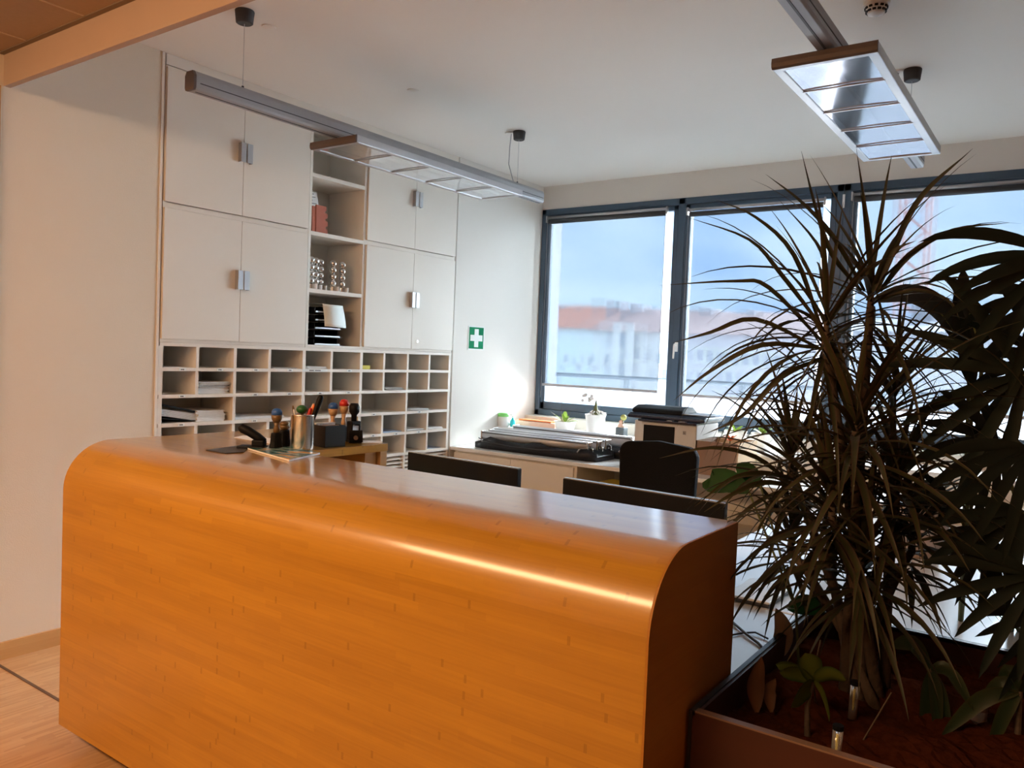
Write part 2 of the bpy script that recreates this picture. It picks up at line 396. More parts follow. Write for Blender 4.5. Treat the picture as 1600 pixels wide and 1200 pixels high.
# roller screen blinds
def blind(y0, y1, ztop, zbot, label):
    t = thing('roller_blind', label, 'blind', (WX - .03, (y0 + y1) / 2, zbot), 'screen blinds on the windows')
    X = WX - .035
    MB().tube([(X, y0, ztop + .014), (X, y1, ztop + .014)], .013, 10).build('top_rail', M['alu'], t, smooth=True)
    for (a, b) in ((y0 - .012, y0), (y1, y1 + .012)): MB().box(X - .016, X + .016, a, b, ztop - .03, ztop + .032).build('bracket', M['alu'], t)
    MB().tube([(X + .012, y0 + .01, ztop - .02), (X + .012, y1 - .01, ztop - .02)], .022, 12).build('roller', M['dark'], t, smooth=True)
    MB().box(X + .0095, X + .0105, y0 + .01, y1 - .01, zbot, ztop - .02).build('screen', M['blind'], t)
    MB().box(X, X + .018, y0 + .01, y1 - .01, zbot - .024, zbot).build('bottom_bar', M['alumatt'], t)
    for q in (y0 + .004, y1 - .004): MB().tube([(X - .008, q, ztop), (X - .008, q, zbot - .02), (X - .008, q, 1.20)], .0016, 5).build('guide_wire', M['alu'], t)
blind(2.935, 4.145, 2.88, 1.335, 'grey see-through roller blind on the left window pane beside the corner')
blind(1.635, 2.735, 2.855, 1.322, 'grey see-through roller blind on the middle pane left of the big plant')
blind(.14, 1.43, 2.875, 1.32, 'grey see-through roller blind on the right pane behind the plants')

# ceiling fittings
sp = thing('smoke_detector', 'round white slotted smoke detector on the ceiling at the top right', 'smoke detector', (3.767, .80, CZ))
MB().lathe([(.055, -.018), (.055, 0)], (3.767, .80, CZ), 24).build('base', M['white'], sp, smooth=False)
MB().lathe([(.012, -.060), (.034, -.052), (.048, -.018)], (3.767, .80, CZ), 24).build('dome', M['white'], sp)
sl = MB()
for ring, zz in ((.046, -.028), (.041, -.042)):
    for k in range(12):
        a = k * PI / 6 + (zz > -.03) * .2
        m = Matrix.Translation((3.767, .80, CZ + zz)) @ Matrix.Rotation(a, 4, 'Z')
        sl.box(ring - .006, ring + .002, -.007, .007, -.004, .004, m)
sl.build('slots', M['black'], sp)
for (x, y, l) in ((2.573, 3.416, 'small round cream ceiling cap near the left lamp cable'), (3.655, 3.429, 'small round cream ceiling cap above the middle of the long lamp')):
    tag(MB().lathe([(.012, -.008), (.034, -.004), (.036, 0)], (x, y, CZ), 20).build('ceiling_cap', M['ceil'], smooth=False), l, 'ceiling cap', 'round caps on the ceiling')

# ================================================================ PENDANT LUMINAIRES
def luminaire(label):
    t = thing('pendant_luminaire', label, 'pendant lamp', (2.12, 0, 2.742), 'long pendant lamps', local=True)
    # local: x along the rail, 0..2.90 ; y 0 ; z 0 = rail underside
    pr = [(-.030, 0), (.030, 0), (.036, .012), (.036, .066), (.024, .086), (-.024, .086), (-.036, .066), (-.036, .012)]
    MB().prism(pr, 0, 0, 2.89).build('rail', M['alumatt'], t, bevel=.003)
    g = MB()
    g.box(.02, 2.88, -.004, .004, -.002, .001)
    g.box(.02, 2.88, -.0375, -.035, .030, .034).box(.02, 2.88, .035, .0375, .030, .034)
    g.build('rail_groove', M['dark'], t)
    MB().prism(pr, 0, -.012, 0).build('rail_end_cap', M['aluend'], t)
    x0, x1, y0, y1, z0, z1 = .84, 2.40, -.182, .182, -.052, -.010
    f = MB().box(x0 + .03, x1 - .03, y0, y0 + .036, z0, z1).box(x0 + .03, x1 - .03, y1 - .036, y1, z0, z1).box(x1 - .03, x1, y0, y1, z0, z1)
    f.box(x0 + .012, x0 + .04, y0, y1, z0, z1)
    f.build('panel_frame', M['alu'], t, bevel=.004)
    MB().prism([(x0 + .012, z0), (x0 + .003, z0 + .006), (x0, z0 + .02), (x0 + .003, z1 - .004), (x0 + .012, z1)], 1, y0, y1).build('panel_end_cap', M['aluend'], t)
    MB().box(x0 + .04, x1 - .03, y0 + .03, y1 - .03, z1 - .006, z1 - .002).build('reflector', M['white'], t)
    b = MB()
    for k in range(1, 5):
        xx = x0 + (x1 - x0) * k / 5
        MB().box(xx - .005, xx + .005, y0 + .03, y1 - .03, z0 - .002, z0 + .003).build('crossbar', M['alu'], t)
    # softly curved clear lens
    le = MB(); n = 12
    for i in range(n + 1):
        y = y0 + .03 + (y1 - y0 - .06) * i / n; zz = z0 + .004 + .002 * math.sin(PI * i / n)
        le.v += [(x0 + .04, y, zz), (x1 - .03, y, zz)]
    le.f = [(2 * i, 2 * i + 2, 2 * i + 3, 2 * i + 1) for i in range(n)]
    tag(le.build('lens', M['lens'], t, smooth=True), 'clear acrylic lens')
    MB().tube([(x0 + .05, .0, z1 - .018), (x1 - .04, .0, z1 - .018)], .008, 10).build('lamp_tube', M['white'], t, smooth=True)
    for xx in (.27, 2.585):
        MB().tube([(xx, 0, .086), (xx, 0, .40)], .0014, 5).build('suspension_cable', M['alu'], t)
        MB().tube([(xx, 0, .08), (xx, 0, .10)], .006, 8).build('cable_grip', M['dark'], t)
        MB().lathe([(.034, 0), (.040, .004), (.046, .058), (.044, .062)], (xx, 0, .396), 24).build('canopy', M['cup'], t, smooth=False)
    MB().lathe([(.040, 0), (.044, .008)], (2.585, .075 , .450), 20).build('socket_plate', M['ceil'], t)
    MB().tube([(2.585, .07, .452), (2.56, .062, .34), (2.54, .05, .22), (2.55, .02, .12), (2.54, .0, .084)], .003, 6).build('power_cord', M['alumatt'], t, smooth=True)
    return t
lu = luminaire('long grey pendant lamp hanging along the white wall cabinets'); lu.location.y = 3.36
dup(lu, (2.12, .80, 2.742), 'long grey pendant lamp at the top right above the plants')

# ================================================================ WALL CABINETS
FY = WY + .004     # carcass front
def handle(x, z, parent, s):
    h = MB(); x0, x1 = (x - .040, x - .005) if s < 0 else (x + .004, x + .042)
    h.box(x0, x1, FY - .050, FY - .046, z - .058, z + .058)
    xx = x0 if s < 0 else x1
    h.box(min(xx, xx - s * .004), max(xx, xx - s * .004), FY - .048, FY - .018, z - .058, z + .058)
    h.build('handle', M['alu'], parent, bevel=.001)
def door(x0, x1, z0, z1, parent, hs, hz, lock=None):
    d = MB().box(x0, x1, FY - .018, FY, z0, z1).build('door', M['cab'], parent, bevel=.0015)
    handle(x1 + .0015 if hs < 0 else x0 - .0015, hz, d, hs)
    if lock:
        MB().tube([(lock[0], FY - .017, lock[1]), (lock[0], FY - .024, lock[1])], .011, 14).build('lock', M['chrome'], d)
def carcass(x0, x1, z0, z1, zm, name, label, t=.02, depth=.40):
    o = thing(name, label, 'cabinet', ((x0 + x1) / 2, FY + .2, z0))
    y0, y1 = FY - .004, FY + depth
    b = MB().box(x0, x0 + t, y0, y1, z0, z1).box(x1 - t, x1, y0, y1, z0, z1).box(x0 + t, x1 - t, y0, y1, z1 - t, z1).box(x0 + t, x1 - t, y0, y1, z0, z0 + t).box(x0 + t, x1 - t, y1 - .01, y1, z0 + t, z1 - t)
    for z in zm: b.box(x0 + t, x1 - t, y0, y1 - .01, z - .014, z + .014)
    b.build('carcass', M['cab'], o)
    return o
ZB, ZT = 1.590, 3.135
cl = carcass(2.508, 3.545, ZB, ZT, [2.362], 'wall_cabinet', 'cream four-door wall cabinet left of the open shelves')
for (x0, x1, s) in ((2.512, 3.0185, -1), (3.0215, 3.534, 1)):
    door(x0, x1, 2.380, 3.125, cl, s, 2.757); door(x0, x1, 1.609, 2.345, cl, s, 1.985)
cr_ = carcass(4.066, 5.076, ZB, ZT, [2.362], 'wall_cabinet', 'cream four-door wall cabinet right of the open shelves')
for (x0, x1, s) in ((4.072, 4.5735, -1), (4.5765, 5.070, 1)):
    door(x0, x1, 2.380, 3.125, cr_, s, 2.757); door(x0, x1, 1.609, 2.345, cr_, s, 1.985, (4.638, 1.668) if s > 0 else None)
# open shelf column
os_ = thing('open_shelf_unit', 'cream open shelf column between the two wall cabinets', 'shelf', (3.805, FY + .2, ZB))
y0, y1 = FY - .006, FY + .38
MB().box(3.5465, 3.5665, y0, y1, ZB, ZT).box(4.044, 4.0645, y0, y1, ZB, ZT).box(3.5665, 4.044, y0, y1, ZT - .02, ZT).box(3.5665, 4.044, y0, y1, ZB, ZB + .018).build('side_panel', M['cab'], os_)
MB().box(3.5665, 4.044, y1 - .012, y1, ZB, ZT).build('back_panel', M['cabin'], os_)
for z in (2.745, 2.358, 1.974): MB().box(3.5665, 4.044, y0, y1 - .012, z - .013, z + .013).build('shelf', M['cab'], os_)
# frame around the cabinets: filler strips between cabinets and wall
fl = thing('cabinet_surround', 'cream filler strips framing the built-in cabinets up to the ceiling', 'panel', (3.8, FY, 0))
MB().box(2.484, 2.5, WY - .006, WY + .02, .3, CZ - .001).build('left_strip', M['cab'], fl)
MB().box(5.084, 5.1, WY + .02, WY + .42, .3, CZ - .001).build('right_reveal', M['cab'], fl)
MB().box(2.51, 5.08, WY - .002, WY + .03, 3.139, CZ - .001).build('top_strip', M['cab'], fl)
MB().box(2.501, 2.507, WY + .012, WY + .4, .3, CZ - .002).box(5.0765, 5.083, WY + .012, WY + .4, .3, CZ - .002).build('shadow_gap', M['gap'], fl)

# pigeonhole unit
PX = [2.511, 2.747, 3.005, 3.262, 3.541, 3.783, 4.065, 4.298, 4.556, 4.808, 5.061]
PZ = [1.434, 1.278, 1.112, .953, .791]
ph = thing('pigeonhole_unit', 'cream grid of pigeonhole mail compartments below the wall cabinets', 'shelf', (3.79, FY + .2, .78))
y0, y1 = FY - .008, FY + .34
t = .011
def up(x, z0, z1, w=.011): MB().box(x - w, x + w, y0 + .002, y1, z0, z1).build('divider', M['cab'], ph)
MB().box(2.508, 5.076, y1 - .01, y1, .78, 1.588).build('back_panel', M['cabin'], ph)
MB().box(2.508, 5.076, y0, y1 - .01, 1.567, 1.5885).build('top_board', M['cab'], ph)
for z in PZ: MB().box(2.500 if z == PZ[0] else 2.505, 5.072, y0 - .002, y1 - .01, z - .010, z + .010).build('shelf', M['cab'], ph)
rows = [(PZ[0] + .010, 1.567)] + [(PZ[i + 1] + .010, PZ[i] - .010) for i in range(4)]
for r, (a, b) in enumerate(rows):
    for i, x in enumerate(PX):
        if r == 2 and i in (1, 3, 5, 7, 9): continue
        up(x if i else 2.516, a, b, .013 if i in (0, 4, 6, 10) else .010)
lb = 0
for r, cells in ((0, range(10)), (1, (0, 2, 3, 4, 5)), (2, (0, 2, 6, 8)), (3, (6, 7, 8))):
    for i in cells:
        xc = (PX[i] + PX[i + 1]) / 2 + .02; wd = .022 if not (r == 0 and i == 4) else .11
        if r == 0 and i in (6, 7, 8, 9): continue
        if r == 0 and i == 4: xc -= .05
        l = MB().box(xc - wd, xc + wd, y0 - .004, y0 - .0022, PZ[r] - .008, PZ[r] + .008).build('label_strip', M['signwhite'], ph)
        MB().box(xc - wd * .45, xc - wd * .1, y0 - .0046, y0 - .0038, PZ[r] - .003, PZ[r] + .003).box(xc + wd * .0, xc + wd * .45, y0 - .0046, y0 - .0038, PZ[r] - .003, PZ[r] + .003).build('lettering', M['ink'], l)
# louvred base below
gr = thing('louvred_base_unit', 'white louvred base unit under the pigeonholes', 'cabinet', (3.79, FY, 0))
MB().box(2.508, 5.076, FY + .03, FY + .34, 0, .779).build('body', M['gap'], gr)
for k in range(14):
    z = .755 - k * .031
    for (a, b) in ((2.52, 3.52), (3.56, 4.06), (4.08, 4.535), (4.56, 5.06)):
        if k == 0 or True:
            MB().prism([(FY - .006, z), (FY + .02, z + .014), (FY + .024, z + .008), (FY - .002, z - .006)], 0, a, b).build('slat', M['cab'], gr)
MB().box(4.537, 4.558, FY - .008, FY + .03, .0, .779).box(4.06, 4.08, FY - .008, FY + .03, .0, .779).box(5.06, 5.076, FY - .008, FY + .03, 0, .779).build('post', M['cab'], gr)

# ---------------- things on the shelves
def sheets(name, label, cat, x0, x1, yf, depth, z, n, th, m, group=None, jit=.006):
    mb = MB()
    for k in range(n):
        a = random.uniform(-jit, jit); b = random.uniform(-jit, jit); rot = Matrix.Translation(((x0 + x1) / 2 + a, yf + depth / 2 + b, z + k * th)) @ Matrix.Rotation(random.uniform(-.02, .02), 4, 'Z')
        hw = (x1 - x0) / 2 - jit
        mb.box(-hw, hw, -depth / 2, depth / 2, 0, th * .86, rot)
    return tag(mb.build(name, m), label, cat, group)
sheets('envelope_stack', 'thick stack of white envelopes in the second-row pigeonhole, lower bundle', 'papers', 2.765, 2.99, FY + .02, .22, 1.289, 6, .006, M['paper'], jit=.008)
sheets('envelope_stack', 'bundle of grey and white envelopes lying on top in the second-row pigeonhole', 'papers', 2.762, 2.992, FY + .015, .22, 1.326, 5, .007, M['papergrey'], jit=.009)
sheets('paper_stack', 'tall pile of white documents in the third-row left pigeonhole', 'papers', 2.762, 2.965, FY + .02, .28, 1.123, 9, .007, M['paper'], jit=.008)
fo = MB()
for k in range(8):
    fo.box(-.13, .13, -.12, .12, -.002 + k * .005, .0015 + k * .005, Matrix.Translation((2.642, FY + .15, 1.152)) @ Matrix.Rotation(.17, 4, 'Y'))
fo = tag(fo.build('loose_sheets', M['paper']), 'sloping white sheets on a black folder in the third-row left pigeonhole', 'papers')
MB().box(-.135, .135, -.125, .125, -.008, -.003, Matrix.Translation((2.645, FY + .15, 1.146)) @ Matrix.Rotation(.10, 4, 'Y')).build('folder', M['black'], fo)
tag(MB().box(-.11, .11, -.03, .03, -.006, .006, Matrix.Translation((2.65, FY + .05, 1.206)) @ Matrix.Rotation(.22, 4, 'Y')).build('ring_binder', M['black'], bevel=.003), 'slim black and white binder lying across the sloping sheets', 'binder')
sheets('paper_sheets', 'flat white sheets in the wide third-row pigeonhole behind the stamps', 'papers', 3.03, 3.42, FY + .03, .28, 1.123, 3, .004, M['paper'])
sheets('paper_sheets', 'few white sheets in the top-row pigeonhole below the letter trays', 'papers', 3.58, 3.76, FY + .01, .28, 1.445, 4, .004, M['paper'])
sheets('paper_sheets', 'thin white sheet in the top-left pigeonhole', 'papers', 2.54, 2.72, FY + .01, .25, 1.445, 1, .003, M['paper'])
sheets('paper_sheets', 'thin grey sheet in the top row, fourth pigeonhole from the left', 'papers', 3.29, 3.50, FY + .01, .25, 1.445, 2, .003, M['papergrey'])
tag(MB().box(4.09, 4.20, FY + .04, FY + .12, 1.4445, 1.474).box(4.085, 4.125, FY + .03, FY + .05, 1.4445, 1.464).build('card_box', M['yellow'], bevel=.002), 'small yellow card box in a top-row pigeonhole', 'box')
sheets('newspaper', 'folded dark newspapers in the second-row pigeonhole under the right cabinet', 'newspaper', 4.32, 4.54, FY + .01, .25, 1.289, 4, .005, M['papergrey'], jit=.012)
sheets('magazine_pile', 'small pile of magazines in the right third-row pigeonhole', 'magazines', 4.59, 4.83, FY - .005, .24, 1.123, 3, .005, M['papergrey'], jit=.012)
sheets('paper_sheets', 'blue-white sheets in the fourth row, second pigeonhole right of the stamps', 'papers', 4.32, 4.54, FY + .02, .28, .964, 2, .004, M['paperblue'])
sheets('paper_sheets', 'loose white papers in the fourth row, second pigeonhole from the right', 'papers', 4.58, 4.79, FY + .01, .28, .964, 3, .004, M['paper'], jit=.012)
sheets('paper_sheets', 'pale papers in the fourth row, rightmost pigeonhole', 'papers', 4.83, 5.03, FY + .01, .28, .964, 3, .005, M['paper'], jit=.012)
sheets('paper_sheets', 'blue sheet in the bottom-right pigeonhole', 'papers', 4.83, 5.03, FY + .03, .28, .802, 1, .004, M['paperblue'])

# leaflet holder and notice on the second shelf
p = at(513, 362, 2, 2.372)
lh = thing('leaflet_holder', 'rust-red card leaflet holder with stepped edge on the open shelf', 'holder', (3.68, FY + .05, 2.3715))
zz = [(0, 0), (.105, 0), (.105, .03), (.085, .045), (.105, .06), (.105, .085), (.08, .10), (.10, .115), (.10, .14), (.075, .15), (.09, .165), (.088, .19), (0, .19)]
MB().prism([(3.645 + a, 2.3715 + b) for a, b in zz], 1, FY + .04, FY + .05).build('front_panel', M['brick'], lh)
MB().box(3.618, 3.648, FY + .045, FY + .12, 2.3715, 2.550).build('side_panel', M['brick'], lh)
sh = tag(MB().box(-.058, .058, -.001, .001, 0, .17, Matrix.Translation((3.675, FY + .10, 2.49)) @ Matrix.Rotation(-.10, 4, 'Y') @ Matrix.Rotation(-.15, 4, 'X')).build('notice_sheet', M['paper']), 'white printed notice sheet standing behind the rust-red holder', 'paper')
ln = MB()
for k, wd in enumerate((.07, .08, .05, .08, .06)):
    ln.box(-.04, -.04 + wd, -.0022, -.0012, .155 - k * .022, .159 - k * .022, Matrix.Translation((3.675, FY + .10, 2.49)) @ Matrix.Rotation(-.10, 4, 'Y') @ Matrix.Rotation(-.15, 4, 'X'))
ln.build('printed_lines', M['ink'], sh)
# ball sculptures
def balls():
    t = thing('ball_candlestick', '', 'ornament', (0, 0, 0), 'silver ball ornaments on the open shelf', local=True)
    for k in range(4): MB().ball((0, 0, .058 + k * .046), .024, 16).build('ball', M['chrome'], t, smooth=True)
    MB().lathe([(.026, 0), (.026, .032), (.012, .036)], (0, 0, 0), 20).build('base', M['steel'], t)
    MB().tube([(.020, -.032, .001), (.020, -.032, .034)], .010, 12).build('tealight_cup', M['white'], t)
    return t
b0 = None
for x, yy, l in ((3.606, .0, 'silver ball ornament at the far left of the row, half hidden by the shelf side'),
                 (3.672, .03, 'second silver ball ornament from the left on the open shelf'),
                 (3.742, .06, 'middle silver ball ornament of the five on the open shelf'),
                 (3.820, .02, 'fourth silver ball ornament from the left on the open shelf'),
                 (3.915, .03, 'rightmost silver ball ornament on the open shelf')):
    if b0 is None: b0 = balls(); b0['label'] = l; b0.location = (x, FY + yy + .03, 1.9875)
    else: dup(b0, (x, FY + yy + .03, 1.9875), l)
# letter trays
def tray(label, z):
    t = thing('letter_tray', label, 'letter tray', (3.765, FY + .16, z), 'stacked letter trays', local=True)
    f = MB().box(-.125, .125, -.14, .15, 0, .004).box(-.125, -.120, -.14, .15, 0, .035).box(.120, .125, -.10, .15, 0, .052).box(-.125, .125, .146, .15, 0, .052)
    f.build('tray_body', M['black'], t)
    MB().box(-.118, .105, -.146, -.138, .001, .011).build('front_rim', M['alu'], t)
    MB().box(-.12, -.115, .08, .1, .035, .054).box(.115, .12, .08, .1, .035, .054).build('riser', M['black'], t)
    return t
tr0 = tray('lowest black letter tray of the stack on the open shelf', 1.609)
tl = ['second black letter tray from the bottom of the stack', 'middle black letter tray with the paper hanging over it', 'second black letter tray from the top, behind the hanging paper', 'topmost black letter tray on the stack in the open shelf']
for k, l in enumerate(tl): dup(tr0, (3.765, FY + .16, 1.609 + .0555 * (k + 1)), l)
hp = MB(); n = 10
for i in range(n + 1):
    s = i / n
    if s < .3: y, z = FY + .16 - s / .3 * .145, 1.895
    else: y, z = FY + .012 - .03 * math.sin((s - .3) * 2), 1.894 - (s - .3) / .7 * .155
    hp.v += [(3.70, y, z), (3.885 + .015 * (s > .3) * (s - .3), y, z - .004)]
hp.f = [(2 * i, 2 * i + 2, 2 * i + 3, 2 * i + 1) for i in range(n)]
o = tag(hp.build('hanging_sheet', M['signwhite'], smooth=True), 'shiny white perforated sheet hanging over the letter trays', 'paper')
md = o.modifiers.new('solid', 'SOLIDIFY'); md.thickness = .0015
tag(MB().box(3.572, 3.618, FY + .06, FY + .34, 1.609, 1.86).build('document_file', M['papergrey'], bevel=.003), 'grey upright document file left of the letter trays', 'file')
tag(MB().box(3.91, 3.99, FY + .15, FY + .34, 1.609, 1.70).build('black_case', M['dark'], bevel=.006), 'dark case lying behind the letter trays at the right of the shelf', 'case')

# first aid sign
sg = thing('first_aid_sign', 'green first aid sign with a white cross on the wall by the cabinets', 'sign', (5.40, WY, 1.72))
c0 = at(731, 509, 1, WY); c1 = at(756.5, 547, 1, WY); xa, xb, za, zb = 5.290, 5.512, 1.622, 1.826
MB().box(xa, xb, WY - .004, WY, za, zb).build('white_border', M['signwhite'], sg)
MB().box(xa + .012, xb - .012, WY - .0052, WY - .003, za + .010, zb - .010).build('green_field', M['green'], sg)
cx, cz = (xa + xb) / 2, (za + zb) / 2
MB().box(cx - .028, cx + .028, WY - .0062, WY - .004, cz - .078, cz + .078).box(cx - .084, cx - .028, WY - .0062, WY - .004, cz - .026, cz + .026).box(cx + .028, cx + .084, WY - .0062, WY - .004, cz - .026, cz + .026).build('cross', M['signwhite'], sg)

# ================================================================ RECEPTION COUNTER
ct = thing('reception_counter', 'large orange bamboo reception counter with rounded front edge', 'counter', (1.76, 1.93, 0))
CX0, CX1, CY0, CY1, CZ0, CZ1, RR = 1.500, 2.010, .695, 3.172, .08, 1.190, .185
prof = [(CX0, CZ0)]
for i in range(17):
    a = PI * (1 - i / 32); prof.append((CX0 + RR + RR * math.cos(a), CZ1 - RR + RR * math.sin(a)))
prof.append((CX1, CZ1))
# outer skin with grain coordinates: u along the counter, v round the bend
sk = MB(); sk.uv = []; L_ = 0
prev = None
ys = [CY0 + .001, CY1]
for (x, z) in prof:
    if prev: L_ += math.hypot(x - prev[0], z - prev[1])
    prev = (x, z)
    for y in ys: sk.v.append((x, y, z)); sk.uv.append((y, L_))
n = len(prof)
sk.f = [(2 * i, 2 * i + 2, 2 * i + 3, 2 * i + 1) for i in range(n - 1)]
# leg of the top
def uvquad(mb, pts, uvs):
    b = len(mb.v); mb.v += pts; mb.uv += uvs; mb.f.append(tuple(range(b, b + len(pts))))
o = sk.build('front_and_top', M['bamboo'], ct, smooth=True)
rt = MB(); rt.uv = []
uvquad(rt, [(CX1, 2.42, CZ1), (2.50, 2.42, CZ1), (2.50, CY1, CZ1), (CX1, CY1, CZ1)], [(2.42, L_), (2.42, L_ + .49), (CY1, L_ + .49), (CY1, L_)])
uvquad(rt, [(2.50, 2.42, CZ1 - .032), (2.50, CY1, CZ1 - .032), (2.50, CY1, CZ1), (2.50, 2.42, CZ1)], [(2.42, 0), (CY1, 0), (CY1, .03), (2.42, .03)])
uvquad(rt, [(CX1, 2.42, CZ1 - .032), (2.50, 2.42, CZ1 - .032), (2.50, 2.42, CZ1), (CX1, 2.42, CZ1)], [(0, .1), (.5, .1), (.5, .13), (0, .13)])
uvquad(rt, [(CX1, CY1, CZ1 - .032), (2.50, CY1, CZ1 - .032), (2.50, 2.42, CZ1 - .032), (CX1, 2.42, CZ1 - .032)], [(0, 0), (.5, 0), (.5, .7), (0, .7)])
rt.build('return_top', M['bamboo'], ct)
co = [(x + .001, z - .001) for x, z in prof[:-1]] + [(CX1, CZ1 - .001)]
ci = [(CX1, CZ1 - .031)] + [(CX0 + RR + (RR - .031) * math.cos(PI * (1 - i / 32)), CZ1 - RR + (RR - .031) * math.sin(PI * (1 - i / 32))) for i in range(16, -1, -1)] + [(CX0 + .031, CZ0)]
co[0] = (CX0 + .001, CZ0)
sh_ = MB(); pl_ = co + ci; n = len(co)
b_ = 0
for q in (CY0 + .002, CY1 - .002): sh_.v += [(x, q, z) for x, z in pl_]
m_n = len(pl_)
sh_.f = [(k, (k + 1) % m_n, m_n + (k + 1) % m_n, m_n + k) for k in range(m_n)]
sh_.build('shell_core', M['bambooend'], ct)
ep = [(CX0 + .0005, CZ0)] + [(x + .0005, z - .0005) for x, z in prof[1:-1]] + [(CX1, CZ1 - .0005), (CX1, CZ0)]
MB().prism(ep, 1, CY0 - .004, CY0 + .0012).build('end_panel', M['bambooend'], ct)
MB().prism(ep, 1, CY1 - .001, CY1 + .004).box(CX1, 2.50, CY1 - .001, CY1 + .004, CZ0, CZ1 - .001).build('end_panel', M['bambooend'], ct)
MB().box(2.462, 2.50, 2.425, CY1 - .002, .74, CZ1 - .031).box(2.385, 2.450, 2.440, 2.470, .74, CZ1 - .031).build('leg_panel', M['oak'], ct)
MB().box(CX0 + .10, CX1 - .03, CY0 + .06, CY1 - .10, 0, CZ0 + .01).build('plinth', M['gap'], ct)
MB().box(CX1 - .03, CX1 - .01, CY0 + .04, CY1 - .01, CZ0, CZ1 - .031).build('back_panel', M['bambooend'], ct)

# ---------------- things on the counter
CT = CZ1 + .001
mg = thing('magazine', 'glossy brochure with teal and orange cover in front of the steel pen pot', 'magazine', (1.9, 2.45, CT))
pa = [at(386, 702, 2, CT), at(428, 697, 2, CT), at(500, 710, 2, CT), at(452, 721, 2, CT)]
m_ = bpy.data.materials.new('brochure_cover'); m_.use_nodes = True; nt = m_.node_tree
tc = N(nt, 'ShaderNodeTexCoord'); mp = N(nt, 'ShaderNodeMapping'); mp.inputs['Scale'].default_value = (22, 8, 1); mp.inputs['Rotation'].default_value = (0, 0, .5); nz = N(nt, 'ShaderNodeTexNoise'); nz.inputs['Scale'].default_value = 1; cr = N(nt, 'ShaderNodeValToRGB')
nt.links.new(tc.outputs['Object'], mp.inputs[0]); nt.links.new(mp.outputs[0], nz.inputs[0]); nt.links.new(nz.outputs['Fac'], cr.inputs[0]); nt.links.new(cr.outputs[0], nt.nodes['Principled BSDF'].inputs[0])
e = cr.color_ramp.elements; e[0].position = .38; e[0].color = (.02, .10, .11, 1); e[1].position = .5; e[1].color = (.08, .22, .24, 1)
q = e.new(.58); q.color = (.45, .42, .33, 1); q = e.new(.66); q.color = (.65, .28, .04, 1)
nt.nodes['Principled BSDF'].inputs['Roughness'].default_value = .25
def slab(mb, pts, z0, z1):
    n = len(pts)
    mb.add([(p.x, p.y, z0) for p in pts] + [(p.x, p.y, z1) for p in pts], [tuple(range(n))[::-1], tuple(range(n, 2 * n))] + [(i, (i + 1) % n, n + (i + 1) % n, n + i) for i in range(n)])
    return mb
slab(MB(), pa, CT, CT + .006).build('pages', M['paper'], mg)
slab(MB(), pa, CT + .006, CT + .0072).build('cover', m_, mg)
pb = [at(322, 704, 2, CT), at(372, 697, 2, CT), at(388, 699, 2, CT), at(381, 707, 2, CT), at(352, 709, 2, CT)]
tag(slab(MB(), pb, CT, CT + .003).build('dark_leaflet', M['dark']), 'flat dark grey leaflet left of the brochure on the counter', 'leaflet')
pc = [at(365, 684, 2, CT), at(380, 681, 2, CT), at(430, 686, 2, CT), at(424, 694, 2, CT)]
tag(slab(MB(), pc, CT, CT + .002).build('paper_slip', M['paper']), 'cream paper slip lying behind the hole punch', 'paper')
pd = [at(562, 689, 2, CT), at(596, 690, 2, CT), at(597, 693, 2, CT), at(566, 693, 2, CT)]
tag(slab(MB(), pd, CT, CT + .003).build('paper_slip', M['paper']), 'narrow cream paper slip at the far right corner of the counter top', 'paper')
# hole punch
c = at(395, 701, 2, CT)
hpn = thing('hole_punch', 'black hole punch with raised lever at the left of the desk items', 'hole punch', c, local=True, rz=-.95)
MB().box(-.055, .05, -.03, .03, 0, .012).build('base', M['black'], hpn, bevel=.004)
MB().box(.000, .048, -.022, .022, .010, .036).build('head', M['black'], hpn, bevel=.005)
MB().tube([(.046, 0, .030), (.02, 0, .045), (-.02, 0, .068), (-.045, 0, .078), (-.055, 0, .074)], [.012, .017, .018, .018, .010], 12).build('lever', M['black'], hpn, smooth=True)
tag(MB().box(-.02, .02, -.014, .014, .0, .006, Matrix.Translation(at(383, 699, 2, CT)) @ Matrix.Rotation(.4, 4, 'Z')).build('pink_notepad', mat('pink_paper', (.75, .32, .28), .8)), 'small pink note pad beside the hole punch', 'note pad')
# stamps
def stamp(name, label, c, h, knob, neck, kind=0, lean=0):
    t = thing(name, label, 'stamp', c, 'rubber stamps on the counter', local=True)
    s = h / .15
    if kind == 0:
        MB().lathe([(.024, 0), (.026, .01), (.022, .03), (.020, .06), (.018, .066)], (0, 0, 0), 16, 1.1, .8).build('stamp_body', M['black'], t, bevel=.002)
        MB().lathe([(.012, .064), (.011, .085), (.008, .092), (.012, .103 * s)], (0, 0, 0), 14).build('neck', neck, t, smooth=True)
        MB().lathe([(.012, .100 * s), (.019, .112 * s), (.021, .128 * s)], (0, 0, 0), 16).build('grip', neck, t, smooth=True)
        MB().lathe([(.021, .128 * s), (.0205, .140 * s), (.014, .150 * s), (.002, .153 * s)], (0, 0, 0), 16).build('knob', knob, t, smooth=True)
    else:
        MB().box(-.028, .028, -.019, .019, 0, .010).box(-.026, -.019, -.017, .017, .01, .085).box(.019, .026, -.017, .017, .01, .085).box(-.026, .026, -.017, .017, .075, .09).build('stamp_frame', M['black'], t, bevel=.003)
        MB().box(-.017, .017, -.013, .013, .03, .07).build('text_plate', M['alu'], t)
        MB().lathe([(.012, .088), (.012, .105 * s), (.022, .118 * s), (.023, .14 * s), (.016, .152 * s)], (0, 0, 0), 14).build('knob', knob, t, smooth=True)
    return t
